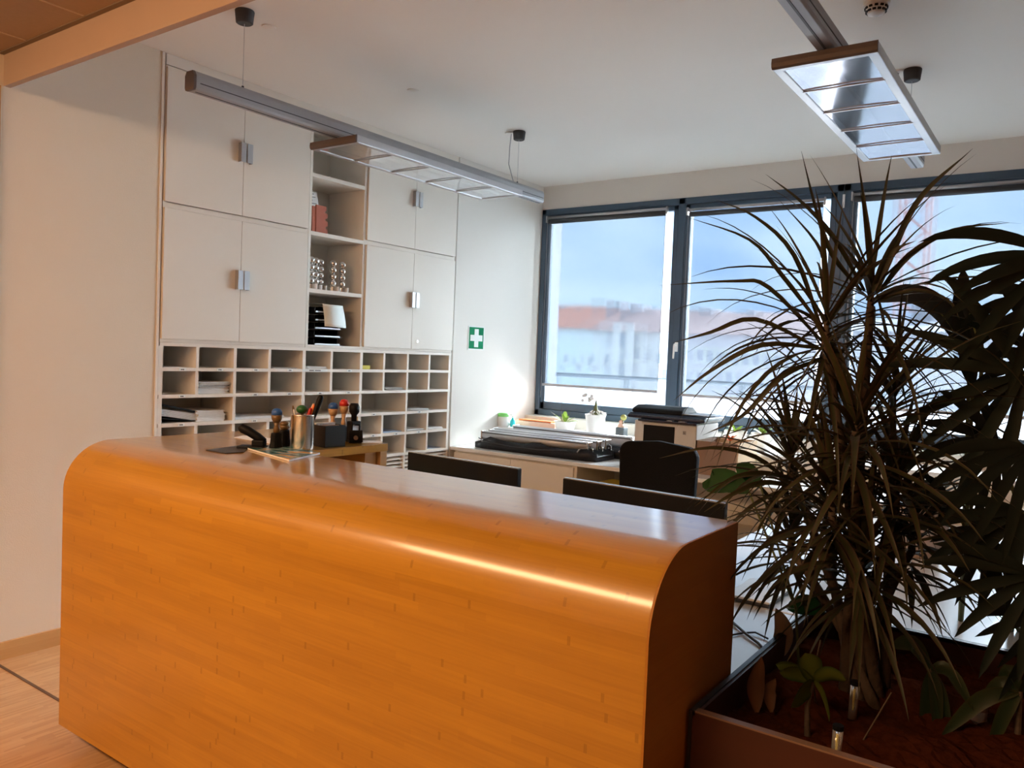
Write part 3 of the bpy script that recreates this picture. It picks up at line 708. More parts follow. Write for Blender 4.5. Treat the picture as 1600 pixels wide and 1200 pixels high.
stamp('rubber_stamp', 'rubber stamp with dark blue cap over a brown grip, left of the pen pot', at(431, 702, 2, CT), .158, M['blue'], M['brownhandle'])
stamp('rubber_stamp', 'short twin stamp with a brown post, directly left of the steel pen pot', at(444, 697, 2, CT), .10, M['brownhandle'], M['brownhandle'])
stamp('rubber_stamp', 'rubber stamp with blue cap and tan grip behind the black box', at(519, 689, 2, CT), .165, M['blue'], M['tan'])
stamp('rubber_stamp', 'rubber stamp with red cap and tan grip behind the black box', at(536, 689, 2, CT), .18, M['red'], M['tan'])
stamp('self_inking_stamp', 'black self-inking stamp at the right of the black box', at(552, 690, 2, CT), .165, M['black'], M['black'], 1)
ck = thing('desk_calendar_clip', 'small black metal clip stand leaning in front of the self-inking stamp', 'clip', at(556, 692, 2, CT), local=True, rz=-.6)
MB().box(-.03, .03, -.004, .004, 0, .055, Matrix.Rotation(-.25, 4, 'X')).build('clip_plate', M['black'], ck, bevel=.003)
MB().tube([(-.004, -.012, .022), (-.004, -.020, .024)], .010, 12).build('chrome_disc', M['chrome'], ck)
# black box
c = at(512, 692, 2, CT)
bb = thing('black_card_box', 'square black open card box behind the steel pen pot', 'box', (2.232, 2.505, CT), local=True, rz=-.12)
MB().box(-.05, .05, -.055, .055, 0, .003).box(-.05, .05, -.055, -.052, 0, .088).box(-.05, .05, .052, .055, 0, .088).box(-.05, -.047, -.055, .055, 0, .088).box(.047, .05, -.055, .055, 0, .088).build('box_body', mat('black_leatherette', (.010, .012, .016), .5), bb, bevel=.001)
for k in range(3):
    MB().box(-.046, .046, -.045 + k * .03, -.030 + k * .03, .004, .078 + .008 * k).build('cards', M['paper'] if k != 1 else M['card'], bb)
# pen pot
pp = (2.075, 2.475, CT)
po = thing('pen_pot', 'brushed steel cylinder pen pot on the counter', 'pen pot', pp, local=True)
MB().lathe([(.044, 0), (.0455, .003), (.0455, .132), (.047, .136), (.0455, .140), (.043, .140), (.042, .132), (.042, .006)], (0, 0, 0), 40).build('pot_body', M['steel'], po, smooth=True, bevel=0)
def pen(name, label, cat, base, tip, r, m, mt=None, grp='pens in the steel pot', prof=None):
    B = Vector(pp) + Vector(base); T = Vector(pp) + Vector(tip); d = T - B
    o = MB().tube([B + d * s for s in (0, .03, .9, .97, 1)], [r * k for k in (.5, 1, 1, .8, .4)] if not prof else prof, 8).build(name, m, smooth=True)
    return tag(o, label, cat, grp)
pen('knife', 'black ridged knife handle rising to the right out of the pen pot', 'knife', (0, 0, .01), (.052, -.045, .215), .009, M['black'], prof=[.005, .007, .012, .011, .005])
pen('pen', 'red marker leaning right in the steel pot', 'pen', (-.01, .0, .01), (.018, -.024, .165), .008, M['red'])
pen('pen', 'orange pencil beside the red marker in the steel pot', 'pencil', (0, .01, .01), (.030, -.030, .178), .005, M['orange'])
pen('pen', 'pale salmon pen next to the knife handle in the steel pot', 'pen', (0, .012, .01), (.036, -.020, .182), .006, M['peach'])
pen('pen', 'dark brown pencil at the left of the steel pot', 'pencil', (0, .01, .01), (-.028, .028, .172), .005, M['brownhandle'])
pen('pen', 'white ballpoint at the left rim of the steel pot', 'pen', (0, 0, .01), (-.030, .020, .158), .004, M['white'])
pen('pen', 'silver ballpoint in the middle of the steel pot', 'pen', (0, 0, .01), (-.012, .006, .160), .004, M['alu'])
pen('pen', 'clear-tipped ballpoint behind the red marker in the steel pot', 'pen', (0.01, 0, .01), (.004, -.006, .158), .004, M['white'])
c = Vector(pp)
gs = thing('rubber_stamp', 'round dark green stamp knob peeking out of the pen pot', 'stamp', c)
MB().ball(c + Vector((-.004, .002, .158)), .022, 16, .8).build('knob', M['dgreen'], gs, smooth=True)
MB().tube([c + Vector((0, 0, .01)), c + Vector((-.004, .002, .145))], .006, 8).build('stem', M['brownhandle'], gs)

# ================================================================ OFFICE BEHIND
# low cabinets below the window
LC = .811
def lowcab(y0, y1, doors, label, open_=False):
    t = thing('low_cabinet', label, 'cabinet', (5.4, (y0 + y1) / 2, 0), 'low cabinets under the window')
    MB().box(5.135, 5.155, y0 + .002, y1 - .002, .06, LC - .03).build('inner_front', M['cabin'], t) if not open_ else None
    b = MB().box(5.13, 5.75, y0, y0 + .02, 0, LC - .03).box(5.13, 5.75, y1 - .02, y1, 0, LC - .03).box(5.73, 5.75, y0, y1, 0, LC - .03).box(5.13, 5.75, y0, y1, .04, .06)
    if open_: b.box(5.13, 5.73, y0 + .02, y1 - .02, .40, .42)
    b.build('carcass', M['cab'], t)
    n = doors
    for k in range(n):
        a = y0 + (y1 - y0) * k / n + .002; c = y0 + (y1 - y0) * (k + 1) / n - .002
        MB().box(5.113, 5.131, a, c, .06, LC - .045).build('door', M['cab'], t, bevel=.0015)
lowcab(3.03, 4.19, 2, 'two-door cream low cabinet under the window next to the cabinet wall')
lowcab(1.60, 3.03, 0, 'open cream low cabinet behind the office chair', True)
lowcab(-.9, 1.60, 4, 'four-door cream low cabinet behind the big plants')
tp = MB().box(5.105, 5.753, -4.4, WY - .002, LC - .03, LC).build('worktop', M['desk'], bevel=.003); tag(tp, 'long white worktop on the low cabinets under the window', 'worktop')
rd = thing('radiator_cover', 'white radiator cover step between worktop and window sill', 'radiator cover', (6, 1, 0))
MB().box(5.76, 6.19, -4.4, WY - .002, 0, .925).build('body', M['cab'], rd)
MB().box(5.755, 6.19, -4.4, WY - .002, .925, .945).build('top_board', M['desk'], rd)
LT = .945
bk = thing('cardboard_carton', 'low brown carton inside the open low cabinet', 'box', (5.4, 2.6, .42))
MB().box(5.2, 5.5, 2.45, 2.95, .421, .60).build('carton_body', M['card'], bk)
MB().box(5.21, 5.49, 2.5, 2.9, .60, .66).build('contents', M['yellow'], bk)

# bags with banner tubes
def bag(label, x0, x1, y0, y1, h):
    t = thing('carry_bag', label, 'bag', ((x0 + x1) / 2, (y0 + y1) / 2, LC), 'black bags on the worktop')
    # open sagging trough: outer wall and floor
    b = MB(); ny = 14; sec = []
    for i in range(ny + 1):
        s = i / ny; y = y0 + (y1 - y0) * s; e = min(1, min(s, 1 - s) * 9); sag = .012 * math.sin(s * 17) + .008 * math.sin(s * 31)
        hh = h * (.72 + .28 * e) + sag; inn = .012 * (1 - e)
        sec.append([(x0 - .015 * e + inn, y, LC + .002), (x0 - .02 * e + inn, y, LC + hh * .5), (x0 + inn, y, LC + hh), (x0 + .012 + inn, y, LC + hh - .004), (x0 + .03, y, LC + .04),
                    (x1 - .03, y, LC + .04), (x1 - .012 - inn, y, LC + hh + .006), (x1 - inn, y, LC + hh + .01), (x1 + .01, y, LC + .002)])
    for s_ in sec: b.v += s_
    m = 9
    for i in range(ny):
        for k in range(m): b.f.append((i * m + k, (i + 1) * m + k, (i + 1) * m + (k + 1) % m, i * m + (k + 1) % m))
    b.f += [tuple(range(m)), tuple(ny * m + k for k in range(m))[::-1]]
    b.build('bag_body', M['nylon'], t, smooth=True)
    MB().tube([(x0 - .006, y1 - .05, LC + h), (x0 - .022, y1 - .12, LC + h * .75), (x0 - .03, y1 - .4, LC + h * .55), (x0 - .03, y0 + .5, LC + h * .55), (x0 - .02, y0 + .25, LC + h * .8)], .004, 6).build('carry_strap', M['dark'], t, smooth=True)
    MB().tube([(x0 - .004, y1 - .09, LC + h * .95), (x0 - .026, y1 - .10, LC + h * .72)], .006, 6).tube([(x0 - .004, y0 + .14, LC + h * 1.02), (x0 - .026, y0 + .15, LC + h * .75)], .006, 6).build('zip_pull', M['alu'], t)
bag('long black nylon bag at the front of the worktop holding banner tubes', 5.215, 5.50, 2.90, 4.06, .085)
bag('second black nylon bag behind the first, nearer the window', 5.55, 5.735, 2.72, 4.02, .08)
def btube(x, ya, yb, z, r, label):
    t = thing('banner_tube', label, 'banner stand', (x, (ya + yb) / 2, z - r), 'aluminium roll-up banner stands in the bags')
    MB().tube([(x, ya, z), (x, yb, z)], r, 16).build('tube_body', M['tube'], t, smooth=True)
    for q in (yb, ya - .014): MB().box(x - r, x + r, q, q + .014, z - r, z + r).build('end_cap', M['chrome'], t, bevel=.004)
    MB().tube([(x - r * .8, ya, z + r * .6), (x - r * .8, yb, z + r * .6)], .004, 6).build('slot', M['dark'], t)
    MB().tube([(x + .004, ya - .012, z), (x - .012, ya - .045, z - .01), (x - .02, ya - .05, z - .04)], .004, 6).build('foot_loop', M['chrome'], t, smooth=True)
btube(5.272, 3.00, 4.00, .918, .036, 'front aluminium banner tube in the nearest black bag')
btube(5.352, 2.96, 3.98, .926, .036, 'second aluminium banner tube from the front')
btube(5.434, 2.93, 4.00, .932, .038, 'third aluminium banner tube from the front')
btube(5.62, 2.80, 3.92, .945, .046, 'rearmost aluminium banner tube with chrome clasp nearest the window')

# leaves -----------------------------------------------------------
def leaf(mb, p, d, length, width, droop=1.0, nseg=8, fold=.25, shape=0, twist=0, side=None):
    """strap leaf: shape 0 strap, 1 lance, 2 oval"""
    if mb.uv is None: mb.uv = []
    p = Vector(p); d = Vector(d).normalized(); ds = length / nseg; b = len(mb.v)
    for i in range(nseg + 1):
        s = i / nseg
        if shape == 0: w = width * (.55 + 1.8 * s if s < .25 else 1) * (1 - max(0, (s - .3) / .7) ** 1.4)
        elif shape == 1: w = width * math.sin(PI * min(1, s * .92 + .05)) ** .8
        else: w = width * math.sin(PI * min(1, s * .97 + .02)) ** .55
        if i == nseg: w = .0004
        sd = d.cross(Vector((0, 0, 1)))
        if sd.length < .15: sd = Vector((CR[0][0], CR[0][1], 0)) if side is None else side
        if side is not None: sd = (side - d * side.dot(d))
        sd.normalize()
        if twist: sd = Matrix.Rotation(twist * s, 3, d) @ sd
        nn = sd.cross(d).normalized()
        if nn.z < 0: nn = -nn
        mb.v += [tuple(p - sd * w / 2 + nn * w * fold), tuple(p), tuple(p + sd * w / 2 + nn * w * fold)]
        mb.uv += [(0, s), (.5, s), (1, s)]
        d = (d + Vector((0, 0, -droop * ds * (.4 + 1.2 * s)))).normalized()
        p = p + d * ds
    for i in range(nseg):
        a = b + i * 3; mb.f += [(a, a + 1, a + 4, a + 3), (a + 1, a + 2, a + 5, a + 4)]
    return p
def curveleaf(mb, pts, width, fold=.25, n=12, shape=0, side=None):
    """leaf through given world points (Catmull-Rom)"""
    if mb.uv is None: mb.uv = []
    P = [Vector(q) for q in pts]; P = [P[0] * 2 - P[1]] + P + [P[-1] * 2 - P[-2]]; m = len(P) - 3; b = len(mb.v)
    def ev(t):
        i = min(int(t), m - 1); f = t - i; a, bb, c, d = P[i:i + 4]
        return .5 * ((2 * bb) + (-a + c) * f + (2 * a - 5 * bb + 4 * c - d) * f * f + (-a + 3 * bb - 3 * c + d) * f ** 3)
    for i in range(n + 1):
        s = i / n; t = s * m; p = ev(min(t, m - 1e-4)); d = (ev(min(t + .02, m - 1e-4)) - ev(max(t - .02, 0))).normalized()
        if shape == 0: w = width * (.6 + 1.6 * s if s < .25 else 1) * (1 - max(0, (s - .35) / .65) ** 1.5)
        elif shape == 1: w = width * math.sin(PI * min(1, s * .92 + .05)) ** .8
        else: w = width * math.sin(PI * min(1, s * .97 + .02)) ** .55
        if i == n: w = .0005
        sd = side or Vector((CR[0][0], CR[0][1], 0)) * d.z + Vector((0, 0, 1)).cross(d)
        sd = d.cross(Vector((CR[2][0], CR[2][1], .6)).normalized()) if side is None else (side - d * side.dot(d))
        sd.normalize(); nn = sd.cross(d).normalized()
        mb.v += [tuple(p - sd * w / 2 + nn * w * fold), tuple(p), tuple(p + sd * w / 2 + nn * w * fold)]; mb.uv += [(0, s), (.5, s), (1, s)]
    for i in range(n):
        a = b + i * 3; mb.f += [(a, a + 1, a + 4, a + 3), (a + 1, a + 2, a + 5, a + 4)]

# plants and bits on the radiator cover
def onLT(px, X): 
    q = at(px, 660, 0, X); return Vector((X, q.y, LT))
c = onLT(786, 5.815)
tb = thing('wipes_tub', 'white tub with light green lid by the wall corner', 'tub', c, local=True)
MB().lathe([(.050, 0), (.054, .004), (.054, .085), (.050, .09)], (0, 0, 0), 24).build('tub_body', M['white'], tb, smooth=True)
MB().lathe([(.056, .088), (.056, .112), (.044, .12), (.01, .122)], (0, 0, 0), 24).build('lid', M['lime'], tb, smooth=True)
c = onLT(801, 5.86)
sb = thing('spray_bottle', 'small turquoise spray bottle beside the green-lidded tub', 'bottle', c, local=True)
MB().lathe([(.022, 0), (.024, .01), (.024, .05), (.010, .07), (.010, .08)], (0, 0, 0), 16).build('bottle_body', M['teal'], sb, smooth=True)
MB().lathe([(.012, .08), (.012, .10)], (0, 0, 0), 12).box(-.03, .012, -.008, .008, .10, .115).build('spray_head', M['white'], sb)
c = onLT(838, 6.05)
ob = thing('orange_folder_box', 'flat peach and orange boxes lying in front of the sill by the corner', 'box', c, local=True)
MB().box(-.08, .10, -.25, .22, 0, .050).build('box_body', M['peach'], ob, bevel=.002)
MB().box(-.07, .05, -.2, .15, .050, .062, Matrix.Rotation(.05, 4, 'Y')).build('lid', M['orange'], ob)
def potplant(px, X, r, h, mt, label, name='potted_plant', oval=1):
    c = onLT(px, X); t = thing(name, label, 'potted plant', c, local=True)
    MB().lathe([(r * .74, 0), (r * .78, .004), (r, h * .94), (r * 1.04, h * .94), (r * 1.04, h), (r * .96, h), (r * .92, h * .86), (.004, h * .86)], (0, 0, 0), 28, 1, oval).build('pot', mt, t, smooth=False)
    MB().lathe([(r * .93, h * .85), (r * .93, h * .88)], (0, 0, 0), 20, 1, oval).build('bark_mulch', M['soil'], t)
    return t, c
SV = Vector((CR[0][0], CR[0][1], 0)).normalized()      # horizontal, across the view
t1, c1 = potplant(883, 5.98, .078, .082, M['ceramic'], 'low wide white pot with small green orchid leaves', oval=1.3)
f = MB()
for a, l, wd, e in ((-1.15, .11, .04, .9), (-.1, .10, .045, 1.9), (.75, .09, .045, .6), (.95, .10, .05, .25), (-.4, .08, .035, 1.3), (.35, .07, .035, 1.0)):
    dd = SV * math.sin(a) + Vector((-.2, -.2, e)); leaf(f, (SV * math.sin(a) * .02) + Vector((0, 0, .075)), dd, l, wd, 4 if e < 1.5 else 1, 7, .1, 2)
f.build('foliage', M['orchid'], t1, smooth=True)
f = MB(); leaf(f, SV * -.02 + Vector((0, 0, .078)), SV * -1 + Vector((0, 0, .85)), .15, .022, 1.5, 8, .05, 1); leaf(f, SV * -.02 + Vector((0, 0, .078)), SV * -1 + Vector((0, 0, .5)), .12, .02, 2, 8, .05, 1)
tag(f.build('pale_leaf', M['petal'], t1, smooth=True), 'pale dried leaf')
MB().tube([SV * -.035 + Vector((0, 0, .07)), SV * -.037 + Vector((0, 0, .33))], .002, 5).build('plant_stake', M['dark'], t1)
t2, c2 = potplant(930, 5.98, .088, .165, M['ceramic'], 'tall white pot with an orchid bulb and white blossoms')
MB().lathe([(.028, .14), (.036, .16), (.030, .19), (.018, .215), (.012, .25), (.004, .285)], (0, 0, 0), 14, 1, .9).build('bulb', M['stalk'], t2, smooth=True)
r_ = MB()
for k in range(16):
    a = random.uniform(0, 2 * PI); rr = random.uniform(.03, .095)
    r_.tube([Vector((0, 0, .19)), Vector((math.cos(a) * rr * .6, math.sin(a) * rr * .6, .20 - random.uniform(0, .02))), Vector((math.cos(a) * rr, math.sin(a) * rr, .165 + random.uniform(-.02, .03)))], [.005, .004, .002], 5)
r_.build('roots', M['petal'], t2, smooth=True)
MB().tube([SV * .03 + Vector((0, 0, .15)), SV * .035 + Vector((0, 0, .36))], .002, 5).build('plant_stake', M['dark'], t2)
f = MB()
MB().tube([SV * -.01 + Vector((0, 0, .2)), SV * -.04 + Vector((0, 0, .28)), SV * -.09 + Vector((0, 0, .32))], .0018, 5).build('flower_stalk', M['stalk'], t2)
for k in range(9):
    cc = SV * random.uniform(-.13, -.03) + Vector((0, 0, .30 + random.uniform(-.03, .035)))
    for q in range(5):
        a = q * 2 * PI / 5; leaf(f, cc, SV * math.cos(a) + Vector((0, 0, math.sin(a))), .018, .012, 0, 3, .1, 2, side=SV * -math.sin(a) + Vector((0, 0, math.cos(a))))
f.build('blossom', M['petal'], t2)
# cactus in dark cube pot
c3 = onLT(972, 5.95)
t3 = thing('grafted_cactus', 'yellow grafted cactus with peach figure in a dark grey cube pot', 'potted plant', c3, local=True, rz=.0)
MB().box(-.038, .038, -.038, .038, 0, .078).build('pot', M['slate'], t3, bevel=.004)
MB().lathe([(.018, .07), (.030, .085), (.026, .10), (.014, .112), (.019, .125), (.012, .14), (.003, .142)], (-.004, .006, 0), 14).build('figure', M['peach'], t3, smooth=True)
MB().tube([(0, 0, .07), (0, -.004, .14)], .011, 10).build('stem', M['stalk'], t3, smooth=True)
MB().ball((0, -.012, .162), .026, 14).build('cactus_head', M['cactus'], t3, smooth=True)
for px, X, lab in ((1150, 6.02, 'white pot with pale leaves right of the printer'), (1193, 6.02, 'second white pot with yellow-green leaves, half behind the big plant')):
    t4, c4 = potplant(px, X, .085, .13, M['ceramic'], lab)
    f = MB()
    for k in range(9):
        a = random.uniform(0, 2 * PI); leaf(f, (0, 0, .12), (math.cos(a), math.sin(a), random.uniform(.3, 1.4)), random.uniform(.06, .12), .03, 5, 6, .1, 2)
    f.build('foliage', M['orchid'], t4, smooth=True)

# printer
pr = thing('printer', 'white multifunction printer with dark blue scanner lid on the worktop', 'printer', (5.62, 2.36, LC))
PX0, PX1, PY0, PY1 = 5.33, 5.80 - .05, 2.165, 2.70
MB().box(PX0, PX1, PY0, PY1, LC + .001, LC + .14).build('paper_drawer', M['printwhite'], pr, bevel=.006)
MB().box(PX0, PX1, PY0, PY1 - .10, LC + .142, LC + .335).box(PX0 + .06, PX1, PY1 - .10, PY1 - .02, LC + .142, LC + .335).build('printer_body', M['printwhite'], pr, bevel=.008)
MB().box(PX0 - .004, PX0 + .03, PY0 + .165, PY1 - .125, LC + .17, LC + .31).box(PX0 - .015, PX0 + .01, PY0 + .165, PY1 - .125, LC + .17, LC + .185).build('output_tray', M['black'], pr, bevel=.003)
MB().box(PX0 - .035, PX1 - .05, PY0 - .01, PY1 - .09, LC + .335, LC + .352, ).build('control_panel', M['navy'], pr, bevel=.006)
MB().box(PX0 - .025, PX0 + .02, PY0 + .18, PY0 + .22, LC + .352, LC + .355).box(PX0 - .025, PX0 + .02, PY0 + .08, PY0 + .13, LC + .352, LC + .355).build('buttons', M['alu'], pr)
MB().prism([(PX0 + .01, LC + .352), (PX0 + .01, LC + .375), (PX0 + .05, LC + .392), (PX1 - .02, LC + .392), (PX1, LC + .352)], 1, PY0 - .05, PY1 + .02).build('scanner_unit', M['navy'], pr, bevel=.01)
MB().prism([(PX0 + .05, LC + .392), (PX0 + .07, LC + .425), (PX0 + .14, LC + .445), (PX1 - .14, LC + .445), (PX1 - .04, LC + .392)], 1, PY0 + .14, PY1 + .01).build('document_feeder', M['black'], pr, bevel=.014, seg=3)
MB().box(PX0 + .07, PX1 - .08, PY0 - .045, PY0 + .16, LC + .398, LC + .404, ).build('feeder_tray', M['alumatt'], pr, bevel=.003)
pl = MB().box(PX0 - .002, PX0 + .002, PY0 + .078, PY0 + .102, LC + .262, LC + .288).build('maker_badge', M['alumatt'], pr)
MB().box(PX0 - .003, PX0 - .0015, PY0 + .093, PY0 + .096, LC + .268, LC + .283).box(PX0 - .003, PX0 - .0015, PY0 + .086, PY0 + .089, LC + .268, LC + .276).build('badge_mark', M['ink'], pl)
# carton right of the printer
cb = thing('carton', 'brown cardboard carton with pale wooden side right of the printer', 'box', (5.4, 2.0, LC))
MB().box(5.30, 5.31, 1.86, 2.155, LC, LC + .235).box(5.30, 5.70, 2.145, 2.155, LC, LC + .235).build('brown_side', M['card'], cb)
MB().box(5.311, 5.70, 1.85, 1.86, LC, LC + .235).box(5.69, 5.70, 1.86, 2.145, LC, LC + .235).build('pale_side', M['pine'], cb)
MB().box(5.311, 5.69, 1.861, 2.144, LC, LC + .01).build('bottom', M['card'], cb)
of = thing('orange_flower', 'bright orange paper flower on the carton', 'ornament', (5.40, 1.92, LC + .235))
f = MB()
for k in range(12):
    a = k * PI / 6; leaf(f, (5.36, 1.93, LC + .245), (math.cos(a) * .6, math.sin(a), .5 + .3 * (k % 2)), .07, .02, 6, 5, .1, 1)
f.build('petals', M['orange'], of, smooth=True)
MB().tube([(5.36, 1.93, LC + .012), (5.36, 1.93, LC + .25)], .004, 6).build('stalk', M['stalk'], of)

# desks
def desk(label, x0, x1, y0, y1, z=.74):
    t = thing('desk', label, 'desk', ((x0 + x1) / 2, (y0 + y1) / 2, 0), 'white desks')
    MB().box(x0, x1, y0, y1, z - .025, z).build('tabletop', M['desk'], t, bevel=.003)
    for x in (x0 + .04, x1 - .04):
        for y in (y0 + .04, y1 - .04): MB().box(x - .02, x + .02, y - .02, y + .02, 0, z - .025).build('leg', M['alumatt'], t)
desk('white desk behind the reception counter carrying the two monitors', 2.04, 2.785, .73, 2.37)
desk('broad white side desk behind the planter', 2.80, 5.08, -1.9, 1.3)
# laptop like white board on the side desk
lp = thing('white_laptop', 'closed white laptop with dark edge on the desk beside the planter', 'laptop', (2.99, 1.1, .74))
MB().box(2.79, 3.07, .835, .99, .742, .756).build('base', M['dark'], lp, bevel=.003)
MB().box(2.788, 3.072, .833, .992, .756, .765).build('lid', M['white'], lp, bevel=.003)
cbm = MB()
cbm.tube([at(1140, 968, 2, .745), at(1165, 990, 2, .748), at(1185, 1005, 2, .746), at(1200, 1022, 2, .744)], .0045, 6).tube([at(1140, 993, 2, .745), at(1160, 989, 2, .745), at(1180, 988, 2, .748), at(1200, 998, 2, .745)], .003, 6)
tag(cbm.build('cable', M['dark'], smooth=True), 'dark cables lying on the white desk beside the counter end', 'cable')

def monitor(y0, y1, x, ztop, label, tilt):
    t = thing('monitor', label, 'monitor', (x, (y0 + y1) / 2, .74), 'monitors behind the counter')
    m = Matrix.Translation((x, (y0 + y1) / 2, ztop)) @ Matrix.Rotation(tilt, 4, 'Z')
    hw = (y1 - y0) / 2
    MB().box(-.012, .016, -hw, hw, -.30, 0, m).build('housing', M['black'], t, bevel=.003)
    MB().box(.016, .0175, -hw + .008, hw - .008, -.29, -.008, m).build('screen', M['navy'], t)
    MB().box(-.010, .014, -hw + .002, hw - .002, 0, .0035, m).build('top_bezel', M['alu'], t)
    MB().box(-.055, -.012, -.02, .02, -.355, -.12, m).build('stand', M['dark'], t, bevel=.003)
    MB().box(-.10, .10, -.11, .11, -ztop + .742, -ztop + .754, m).box(-.055, -.03, -.02, .02, -ztop + .75, -.2, m).build('foot', M['dark'], t, bevel=.003)
a = at(640, 706, 2, 1.115); b = at(812, 733, 2, 1.115)
monitor(b.y, a.y, (a.x + b.x) / 2, 1.115, 'black monitor seen from behind over the counter, left one', math.atan2(-(a.x - b.x), a.y - b.y))
a = at(882, 747, 2, 1.11); b = at(1135, 787, 2, 1.11)
monitor(b.y, a.y, (a.x + b.x) / 2, 1.11, 'black monitor seen from behind over the counter, right one near the chair', math.atan2(-(a.x - b.x), a.y - b.y))

# office chair
ch = thing('office_chair', 'black mesh-back office chair behind the right monitor', 'chair', (3.62, 1.72, 0))
bx = 3.88
q0, q1 = at(968, 760, 0, bx), at(1089, 760, 0, bx); top = at(1030, 690, 0, bx).z
yc = (q0.y + q1.y) / 2; hw = (q0.y - q1.y) / 2
poly = []
for (yy, zz, r) in ((hw, top, .06), ):
    for i in range(7): a = i * PI / 12; poly.append((yc + hw - r + r * math.cos(a), top - .012 - r + r * math.sin(a)))
    poly.append((yc, top + .004))
    for i in range(7): a = PI / 2 + i * PI / 12; poly.append((yc - hw + r + r * math.cos(a), top - .012 - r + r * math.sin(a)))
    poly += [(yc - hw + .015, top - .45), (yc + hw - .015, top - .45)]
MB().prism(poly, 0, bx - .025, bx + .025).build('backrest', M['blackmatt'], ch, bevel=.010, seg=3)
MB().tube([(bx + .02, yc, top - .25), (bx + .07, yc, .6), (bx, yc, .46), (bx - .2, yc, .44)], .02, 8).build('back_bracket', M['dark'], ch, smooth=True)
MB().box(bx - .47, bx - .02, yc - .24, yc + .24, .45, .52).build('seat', M['blackmatt'], ch, bevel=.03, seg=3)
MB().tube([(bx - .24, yc, .08), (bx - .24, yc, .45)], .025, 12).build('gas_lift', M['chrome'], ch)
for k in range(5):
    a = k * 2 * PI / 5
    MB().tube([(bx - .24, yc, .10), (bx - .24 + .28 * math.cos(a), yc + .28 * math.sin(a), .07)], [.022, .014], 8).build('leg', M['black'], ch)
    MB().tube([(bx - .24 + .28 * math.cos(a) - .01, yc + .28 * math.sin(a), .028), (bx - .24 + .28 * math.cos(a) + .01, yc + .28 * math.sin(a), .028)], .028, 12).build('castor', M['black'], ch)
for s in (-1, 1):
    MB().tube([(bx - .22, yc + s * .25, .48), (bx - .22, yc + s * .29, .66)], .014, 8).box(bx - .34, bx - .10, yc + s * .29 - .025, yc + s * .29 + .025, .66, .69).build('armrest', M['black'], ch)

# ================================================================ PLANTER
PZT = .80
pt = thing('planter', 'dark red wooden floor planter box beside the counter end', 'planter', (2.21, -.2, 0))
x0, x1, y0, y1 = 1.722, 2.712, -1.25, .682
MB().box(x0, x0 + .02, y0, y1, .03, PZT - .004).box(x1 - .02, x1, y0, y1, .03, PZT - .004).box(x0 + .02, x1 - .02, y1 - .02, y1, .03, PZT - .004).box(x0 + .02, x1 - .02, y0, y0 + .02, .03, PZT - .004).box(x0, x1, y0, y1, .0, .03).build('box_wall', M['planter'], pt)
MB().box(x0 - .001, x0 + .02, y0, y1 - .012, PZT - .004, PZT).build('front_rim', mat('pale_rim', (.22, .13, .08), .4), pt)
MB().box(x1 - .02, x1 + .001, y0, y1, PZT - .012, PZT).box(x0, x1, y1 - .012, y1 + .001, PZT - .012, PZT).build('rear_rim', M['planterrim'], pt)
MB().box(x0 - .003, x0 + .004, y1 - .006, y1 + .002, 0, PZT).build('corner_edge', M['planterrim'], pt)
# granules
g = MB(); nx, ny = 46, 90
for i in range(nx + 1):
    for k in range(ny + 1):
        g.v.append((x0 + .02 + (x1 - x0 - .04) * i / nx, y0 + .02 + (y1 - y0 - .04) * k / ny, .715 + random.uniform(0, .014) + .02 * math.sin(i * .35) * math.cos(k * .22)))
for i in range(nx):
    for k in range(ny):
        a = i * (ny + 1) + k; g.f.append((a, a + ny + 1, a + ny + 2, a + 1))
so = g.build('clay_granules', M['soil']); tag(so, 'dark red clay granules filling the wooden planter', 'granules', kind='stuff')
SO = .72
def gauge(px, py, h, label):
    c = at(px, py, 2, SO + .05); t = thing('water_gauge', label, 'gauge', (c.x, c.y, SO), 'water gauges in the planter')
    MB().tube([(c.x, c.y, SO), (c.x + .004, c.y - .002, SO + h)], .011, 12).build('tube_glass', M['clear'], t, smooth=True)
    MB().tube([(c.x, c.y, SO + .002), (c.x + .003, c.y - .001, SO + h - .008)], .004, 8).build('indicator', M['yellow'], t)
    MB().tube([(c.x + .004, c.y - .002, SO + h), (c.x + .004, c.y - .002, SO + h + .010)], .012, 12).build('cap', M['black'], t)
gauge(1306, 1165, .085, 'clear water gauge near the front rim of the planter')
gauge(1333, 1092, .085, 'clear water gauge further back in the planter')

